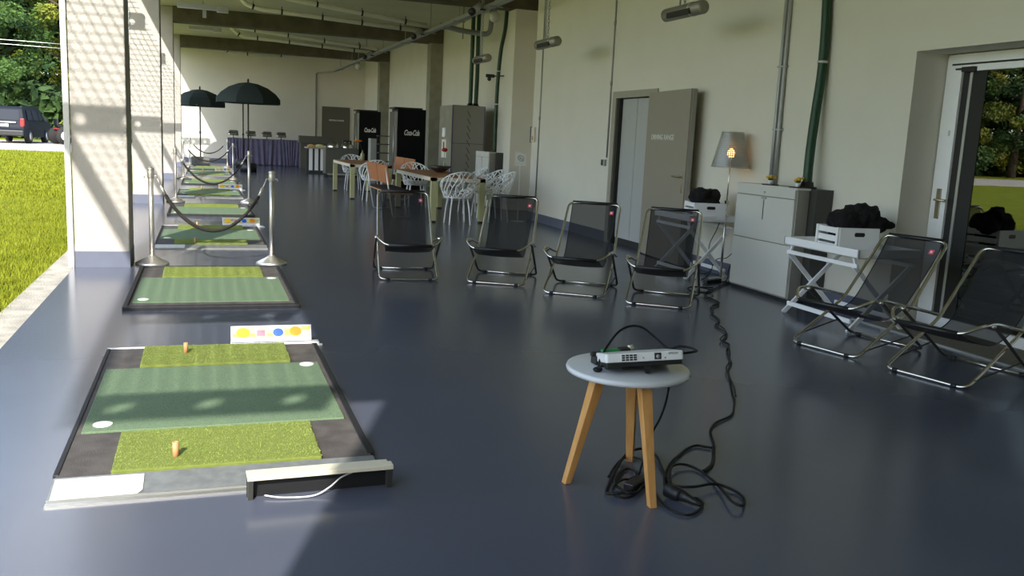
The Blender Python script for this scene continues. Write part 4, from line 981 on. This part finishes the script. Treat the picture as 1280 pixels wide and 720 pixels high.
# serving cart
r = empty('serving_cart', (4.4, 30.3, 0)); tag(r, 'dark grey serving cart with two steel lids and gadgets on top', 'cart')
obj('body', MB().bx(-.56, .53, -.35, .35, .10, .96), M['cartg'], r, bevel=.01)
for x in (-.5, .45):
    for y in (-.28, .28): obj('castor', MB().tube([(x, y - .02, .05), (x, y + .02, .05)], .05, 10), M['black'], r)
obj('bumper', MB().bx(-.5, .5, -.37, -.34, .07, .12), M['conduit'], r)
for x, y, l in ((4.13, 30.2, 'left one of two domed steel lids on the serving cart'), (4.58, 30.2, 'right one of two domed steel lids on the serving cart')):
    q = empty('food_warmer', (x, y, .962)); tag(q, l, 'food warmer', 'steel food warmers')
    obj('dome', MB().lathe([(.21, 0), (.215, .03), (.19, .11), (.12, .17), (.001, .19)], 24, cap=False), M['lid'], q); obj('knob', MB().lathe([(.02, .185), (.02, .22)], 10), M['black'], q)
q = empty('coffee_machine', (4.62, 30.52, .962)); tag(q, 'dark kitchen appliance at the back of the serving cart', 'appliance')
obj('housing', MB().box((0, 0, .13), (.3, .2, .26)), M['black'], q, bevel=.02); obj('knob', MB().ell((-.07, -.11, .19), (.03, .02, .03)).ell((.07, -.11, .19), (.03, .02, .03)), M['lid'], q)
r = empty('buffet_table', (3.80, 32.3, 0)); tag(r, 'small white serving table left of the grey cart, food trays on it', 'table')
obj('top', MB().bx(-.36, .30, -.5, .5, .88, .92), M['conduit'], r)
for x in (-.22, -.02, .18): obj('panel_leg', MB().bx(x - .07, x + .05, -.42, -.38, .12, .88), M['white'], r)
obj('back_frame', MB().bx(-.3, .3, .35, .4, 0, .88).bx(-.3, .3, -.36, -.33, 0, .12), M['dkside'], r)
o = obj('bread_tray', MB().box((3.60, 32.1, .955), (.24, .4, .07)).ell((3.6, 32.05, .99), (.1, .15, .04)), M['food'], bevel=.01); tag(o, 'tray of brown bread rolls at the left of the white serving table', 'tray')
o = obj('pastry_tray', MB().box((3.92, 32.1, .955), (.34, .4, .07)).ell((3.88, 32.0, .99), (.14, .15, .05)), M['foody'], bevel=.01); tag(o, 'tray of pale pastries at the right of the white serving table', 'tray')
o = obj('steel_hob', MB().bx(3.60, 4.95, 36.2, 36.7, 1.0, 1.28).bx(3.65, 4.9, 36.25, 36.65, 0, 1.0), M['cartg'], bevel=.01); tag(o, 'long grey counter block at the right end of the purple drape', 'counter')
# draped counter
r = empty('draped_counter', (2.6, 38.2, 0)); tag(r, 'long high counter covered by a purple pleated drape along the back wall', 'counter')
vs = []; n = 260; x0, x1 = -1.66, 1.95; random.seed(4)
for k in range(n + 1):
    t = k / n; x = x0 + (x1 - x0) * t; a = .016 * math.sin(t * 150 + 5 * math.sin(t * 9)) + .022 * math.sin(t * 61 + 1) * (.5 + .5 * math.sin(t * 17))
    for z, q in ((1.05, .35), (.75, .8), (.4, 1.1), (.03, 1.6)): vs.append((x + .07 * math.sin(t * 23) * (1.05 - z), -.45 + a * q - .05 * (1.05 - z), z))
fs = [(4 * k + j, 4 * k + 4 + j, 4 * k + 5 + j, 4 * k + 1 + j) for k in range(n) for j in range(3)]
obj('drape', MB().add(vs, fs, True), M['drape'], r); obj('counter_top', MB().bx(x0, x1, -.44, .4, 1.03, 1.06), M['drape'], r); obj('counter_body', MB().bx(x0 + .03, x1 - .03, -.3, .4, 0, 1.03), M['drape'], r)
def chafing(x, i):
    q = empty('chafing_dish', (x, 37.95, 1.06)); tag(q, 'boxy steel chafing dish on the purple draped counter, %s from the left' % ('first', 'second', 'third', 'fourth')[i], 'chafing dish', 'chafing dishes on the draped counter')
    obj('stem', MB().tube([(0, 0, 0), (0, 0, .12)], .02, 8).bx(-.06, .06, -.05, .05, 0, .015), M['cartg'], q)
    obj('pan', MB().bx(-.17, .20, -.12, .12, .10, .20), M['lid'], q, bevel=.02); obj('roll_top', MB().bx(-.16, .19, -.11, .11, .19, .31), M['cartg'], q, bevel=.05); obj('handle', MB().ell((-.17, -.07, .24), (.05, .06, .05)), M['lid'], q)
for i, x in enumerate((1.16, 1.84, 2.47, 3.04)): chafing(x, i)

def umbrella(label, x, y, top, R, base_mat, block):
    r = empty('umbrella', (x, y, 0)); tag(r, label, 'umbrella', 'dark parasols by the tee mats'); n = 8; vs = [(0, 0, top)]; fs = []
    rings = ((.30, -.04), (.62, -.15), (.86, -.30), (1.0, -.45)); 
    for q, dzz in rings:
        for k in range(n * 2):
            a = PI * k / n + PI / 8; rr = R * q * (1 if k % 2 == 0 else .935); vs.append((rr * math.cos(a), rr * math.sin(a), top + dzz * R * 1.1))
    m = n * 2
    for k in range(m): fs.append((0, 1 + k, 1 + (k + 1) % m))
    for i in range(3):
        for k in range(m): fs.append((1 + i * m + k, 1 + (i + 1) * m + k, 1 + (i + 1) * m + (k + 1) % m, 1 + i * m + (k + 1) % m))
    c = obj('canopy', MB().add(vs, fs), M['umb'], r)
    zb = top - .45 * R * 1.1
    v2 = []
    for k in range(m):
        a = PI * k / n + PI / 8; rr = R * (1 if k % 2 == 0 else .935); v2 += [(rr * math.cos(a), rr * math.sin(a), zb), (rr * math.cos(a) * 1.005, rr * math.sin(a) * 1.005, zb - .16)]
    obj('valance', MB().add(v2, [(2 * k, 2 * k + 1, 2 * ((k + 1) % m) + 1, 2 * ((k + 1) % m)) for k in range(m)]), M['umb'], c)
    rb = MB()
    for k in range(n):
        a = 2 * PI * k / n + PI / 8; rb.tube([(0, 0, top - .06), (R * .98 * math.cos(a), R * .98 * math.sin(a), zb + .01)], .012, 5)
    obj('ribs', rb, M['black'], r)
    obj('pole', MB().tube([(0, 0, .05), (0, 0, top)], .026, 10).tube([(0, 0, 1.2), (0, 0, 1.26)], .04, 10), M['darktube'], r)
    obj('finial', MB().lathe([(.03, top), (.03, top + .08), (.01, top + .12)], 10), M['black'], r)
    if block: obj('base_block', MB().bx(-.34, .34, -.3, .3, 0, .30), base_mat, r, bevel=.02)
    else: obj('base_drum', MB().lathe([(.27, 0), (.27, .30), (.05, .32)], 24), base_mat, r)
umbrella('large dark parasol on a black drum base before the purple drape', 1.45, 31.6, 3.0, 1.10, M['black'], False)
umbrella('dark parasol with grey block base at the left, near the sunlit wall patch', -.10, 36.4, 2.85, .98, M['conc'], True)
umbrella('dark parasol whose pole shows just left of the large one', 1.42, 35.0, 3.02, .78, M['black'], False)

# ================================================================ CEILING SERVICES
r = empty('cable_tray', (5.1, 26, 3.92)); tag(r, 'long grey cable tray hanging under the beams along the terrace', 'cable tray')
obj('channel', MB().bx(-.06, .06, -11.5, 11.0, -.01, .0).bx(-.06, -.05, -11.5, 11.0, 0, .06).bx(.05, .06, -11.5, 11, 0, .06), M['tray'], r)
for y in (-10, -7.5, -5.0, -2.2, .9, 3.8, 6.8, 9.6): obj('hanger_rod', MB().tube([(0, y, 0), (0, y, .675)], .009, 6).box((0, y, -.02), (.26, .04, .02)), M['tray'], r)
for y, l in ((-9.5, 'nearest'), (-4.6, 'middle'), (2.2, 'farthest')):
    q = empty('track_spotlight', (5.0, 26 + y, 3.9)); tag(q, 'black and white spotlight fixed to the cable tray, %s one' % l, 'spotlight', 'spotlights on the cable tray')
    obj('head', MB().tube([(-.22, -.1, -.06), (-.02, .1, .08)], .065, 12), M['batten'], q); obj('lens_end', MB().tube([(-.26, -.14, -.09), (-.22, -.1, -.06)], .07, 12), M['black'], q); obj('arm', MB().tube([(-.1, 0, 0), (.06, 0, .0)], .015, 6), M['black'], q)
for x, y, z, l in ((5.40, 17.0, 3.86, 'white globe lamp under the near end of the cable tray'), (5.12, 31.5, 3.76, 'white globe lamp under the far end of the cable tray')):
    q = empty('globe_lamp', (x, y, z)); tag(q, l, 'lamp', 'globe lamps'); obj('globe', MB().ell((0, 0, 0), (.11, .11, .11)), M['globe'], q); obj('cap', MB().lathe([(.05, .09), (.05, .15)], 10).tube([(0, 0, .12), (0, 0, ZC - z)], .012, 6), M['tray'], q)
o = obj('wall_pipe', MB().tube([(5.1, 36.9, 3.92), (4.62, 39.0, 3.92)], .03, 6).tube([(4.62, 39.0, 3.92), (4.62, 39.46, 3.92), (4.62, 39.46, 1.0)], .03, 6), M['conduit']); tag(o, 'thin conduit running from the cable tray down the back wall', 'conduit')
def pipe(pts, label, rad=.055):
    r = empty('drain_pipe', pts[0]); P = [Vector(p) - Vector(pts[0]) for p in pts]; tag(r, label, 'pipe', 'pale drain pipes under the ceiling')
    obj('pipe_run', MB().tube(rounded(P, .12, 4), rad, 12), M['pipe'], r)
    for a, b in zip(P[1:-1], P[2:]):
        L_ = (b - a).length; k = max(1, int(L_ / .9))
        for i in range(k):
            q = a.lerp(b, (i + .5) / k); obj('pipe_hanger', MB().tube([q, (q.x, q.y, ZC - pts[0][2])], .008, 5).lathe([(rad + .012, -.015), (rad + .012, .015)], 10, q) if False else MB().tube([q, (q.x, q.y, q.z + .12)], .008, 5).tube([q - (b - a).normalized() * .02, q + (b - a).normalized() * .02], rad + .012, 10), M['black'], r)
pipe([(.75, 22, 4.58), (.95, 22, 4.30), (1.30, 22, 4.22), (5.05, 22, 4.05)], 'lower pale drain pipe in the bay with the long ceiling lamp')
pipe([(1.2, 21, 4.58), (1.4, 21, 4.45), (1.96, 21, 4.36), (5.0, 21, 4.06)], 'upper pale drain pipe, nearest to us under the ceiling')
pipe([(.85, 30, 4.58), (1.0, 30, 4.44), (1.20, 30, 4.32), (2.13, 30, 4.29), (5.25, 30, 4.14)], 'lower pale drain pipe in the second bay from the back')
pipe([(1.0, 29, 4.58), (1.1, 29, 4.48), (1.97, 29, 4.41), (5.3, 29, 4.17)], 'upper pale drain pipe in the second bay from the back')
pipe([(.7, 37, 4.58), (.85, 37, 4.46), (1.03, 37, 4.31), (3.6, 37, 4.40)], 'short pale drain pipe under the ceiling in the last bay')
for x0, x1, y, z, l in ((-.50, .53, 21, 4.02, 'long grey ceiling lamp batten in the first visible bay'), (-.37, .54, 29, 4.36, 'long grey ceiling lamp batten in the second visible bay')):
    q = empty('ceiling_lamp', ((x0 + x1) / 2, y, z)); tag(q, l, 'ceiling lamp', 'ceiling batten lamps'); hx = (x1 - x0) / 2
    obj('housing', MB().bx(-hx, hx, -.08, .08, -.04, .06), M['batten'], q, bevel=.01); obj('end_box', MB().bx(hx - .22, hx + .02, -.09, .09, -.07, .05), M['alu'], q)
    obj('bracket', MB().bx(.0, .04, -.02, .02, .05, ZC - z).bx(.0, .1, .5, .54, .06, .1).bx(0, .08, .08, .12, -.2 if y < 25 else 0, .08), M['batten'], q)
for i, (x, y, l) in enumerate(((5.06, 8.99, 'hanging infrared heater nearest to us, top right by the wall'), (5.036, 13.1, 'middle hanging infrared heater with chain and cord'), (5.05, 16.6, 'farthest hanging infrared heater in front of the green hoses'))):
    q = empty('heater', (x, y, 3.0)); tag(q, l, 'heater', 'hanging infrared heaters')
    obj('housing', MB().tube([(0, -.42, 0), (0, -.40, 0), (0, .40, 0), (0, .42, 0)], [.05, .075, .075, .05], 14), M['heater'], q)
    obj('reflector_slot', MB().bx(-.085, -.05, -.25, .25, -.055, .0), M['dark'], q); obj('end_band', MB().tube([(0, -.20, 0), (0, -.18, 0)], .079, 14), M['alu'], q)
    ch = MB(); z = .08; k = 0
    while z < 1.58:
        p = [(0 + (.016 * math.cos(a) if k % 2 else 0), (.016 * math.cos(a) if not k % 2 else 0), z + .032 * math.sin(a)) for a in [2 * PI * t / 8 for t in range(8)]]
        ch.tube(p, .005, 4, closed=True); z += .05; k += 1
    obj('chain', ch, M['tray'], q); obj('cord', MB().tube([(0, .1, .07), (0, .12, .5), (0, .09, 1.58)], .012, 6), M['conduit'], q)
r = empty('wall_bracket', (5.9, 13.4, 3.98)); tag(r, 'black triangular bracket on the wall at the top edge, near the middle heater', 'bracket')
obj('arm', MB().bar((0, -.3, 0), (0, .25, .0), .02, .03).bar((0, .25, -.1), (0, -.25, .0), .02, .02).bar((0, .25, -.15), (0, .25, .3), .04, .05), M['black'], r)
r = empty('ventilation_duct', (5.9, 20.3, 3.9)); tag(r, 'grey bent service duct crossing above the tall cupboard', 'duct')
obj('duct_run', MB().tube(rounded([(-.75, 0, .12), (-.2, 0, .03), (.45, 0, .0), (.5, 0, .65)], .15, 5), .06, 10), M['tray'], r); obj('hanger_rod', MB().tube([(-.2, 0, -.15), (-.2, 0, .7)], .015, 6), M['tray'], r)

# ================================================================ LIGHT
l = Vector((.37, 1, -.72)).normalized()
sd_ = bpy.data.lights.new('sun', 'SUN'); sd_.energy = 7.6; sd_.angle = math.radians(.55); sd_.color = (1, .95, .86)
s = bpy.data.objects.new('sun', sd_); C.objects.link(s); s.rotation_euler = l.to_track_quat('-Z', 'Y').to_euler(); s.location = (-20, -40, 30)
W_ = bpy.data.worlds.new('World'); bpy.context.scene.world = W_; W_.use_nodes = True; nt = W_.node_tree
sk = nt.nodes.new('ShaderNodeTexSky'); sk.sky_type = 'NISHITA'; sk.sun_disc = False; sk.sun_elevation = math.radians(34); sk.sun_rotation = math.atan2(-l.x, -l.y) ; sk.air_density = 1.0; sk.dust_density = 1.0
bg = nt.nodes['Background']; bg.inputs['Strength'].default_value = .52; hs = nt.nodes.new('ShaderNodeHueSaturation'); hs.inputs['Saturation'].default_value = .78; nt.links.new(sk.outputs[0], hs.inputs['Color']); nt.links.new(hs.outputs[0], bg.inputs['Color'])

# ================================================================ CAMERA
f_, yaw, pit, rol = 1099.8, math.radians(19.53), math.radians(9.53), math.radians(2.74)
cy, sy, cp_, sp = math.cos(yaw), math.sin(yaw), math.cos(pit), math.sin(pit)
F = Vector((sy * cp_, cy * cp_, -sp)); R0 = Vector((cy, -sy, 0)); U0 = R0.cross(F)
Rr = math.cos(rol) * R0 + math.sin(rol) * U0; Ur = -math.sin(rol) * R0 + math.cos(rol) * U0
cd = bpy.data.cameras.new('camera'); cam = bpy.data.objects.new('camera', cd); C.objects.link(cam)
cd.sensor_width = 36; cd.lens = f_ / 1280 * 36; cd.clip_end = 500; cd.clip_start = .05
m = Matrix((Rr, Ur, -F)).transposed().to_4x4(); m.translation = (0, 0, 1.5); cam.matrix_world = m
sc = bpy.context.scene; sc.camera = cam
sc.view_settings.view_transform = 'Standard'; sc.view_settings.look = 'None'; sc.view_settings.gamma = 1; sc.view_settings.use_curve_mapping = False
sc.view_settings.exposure = 0.10
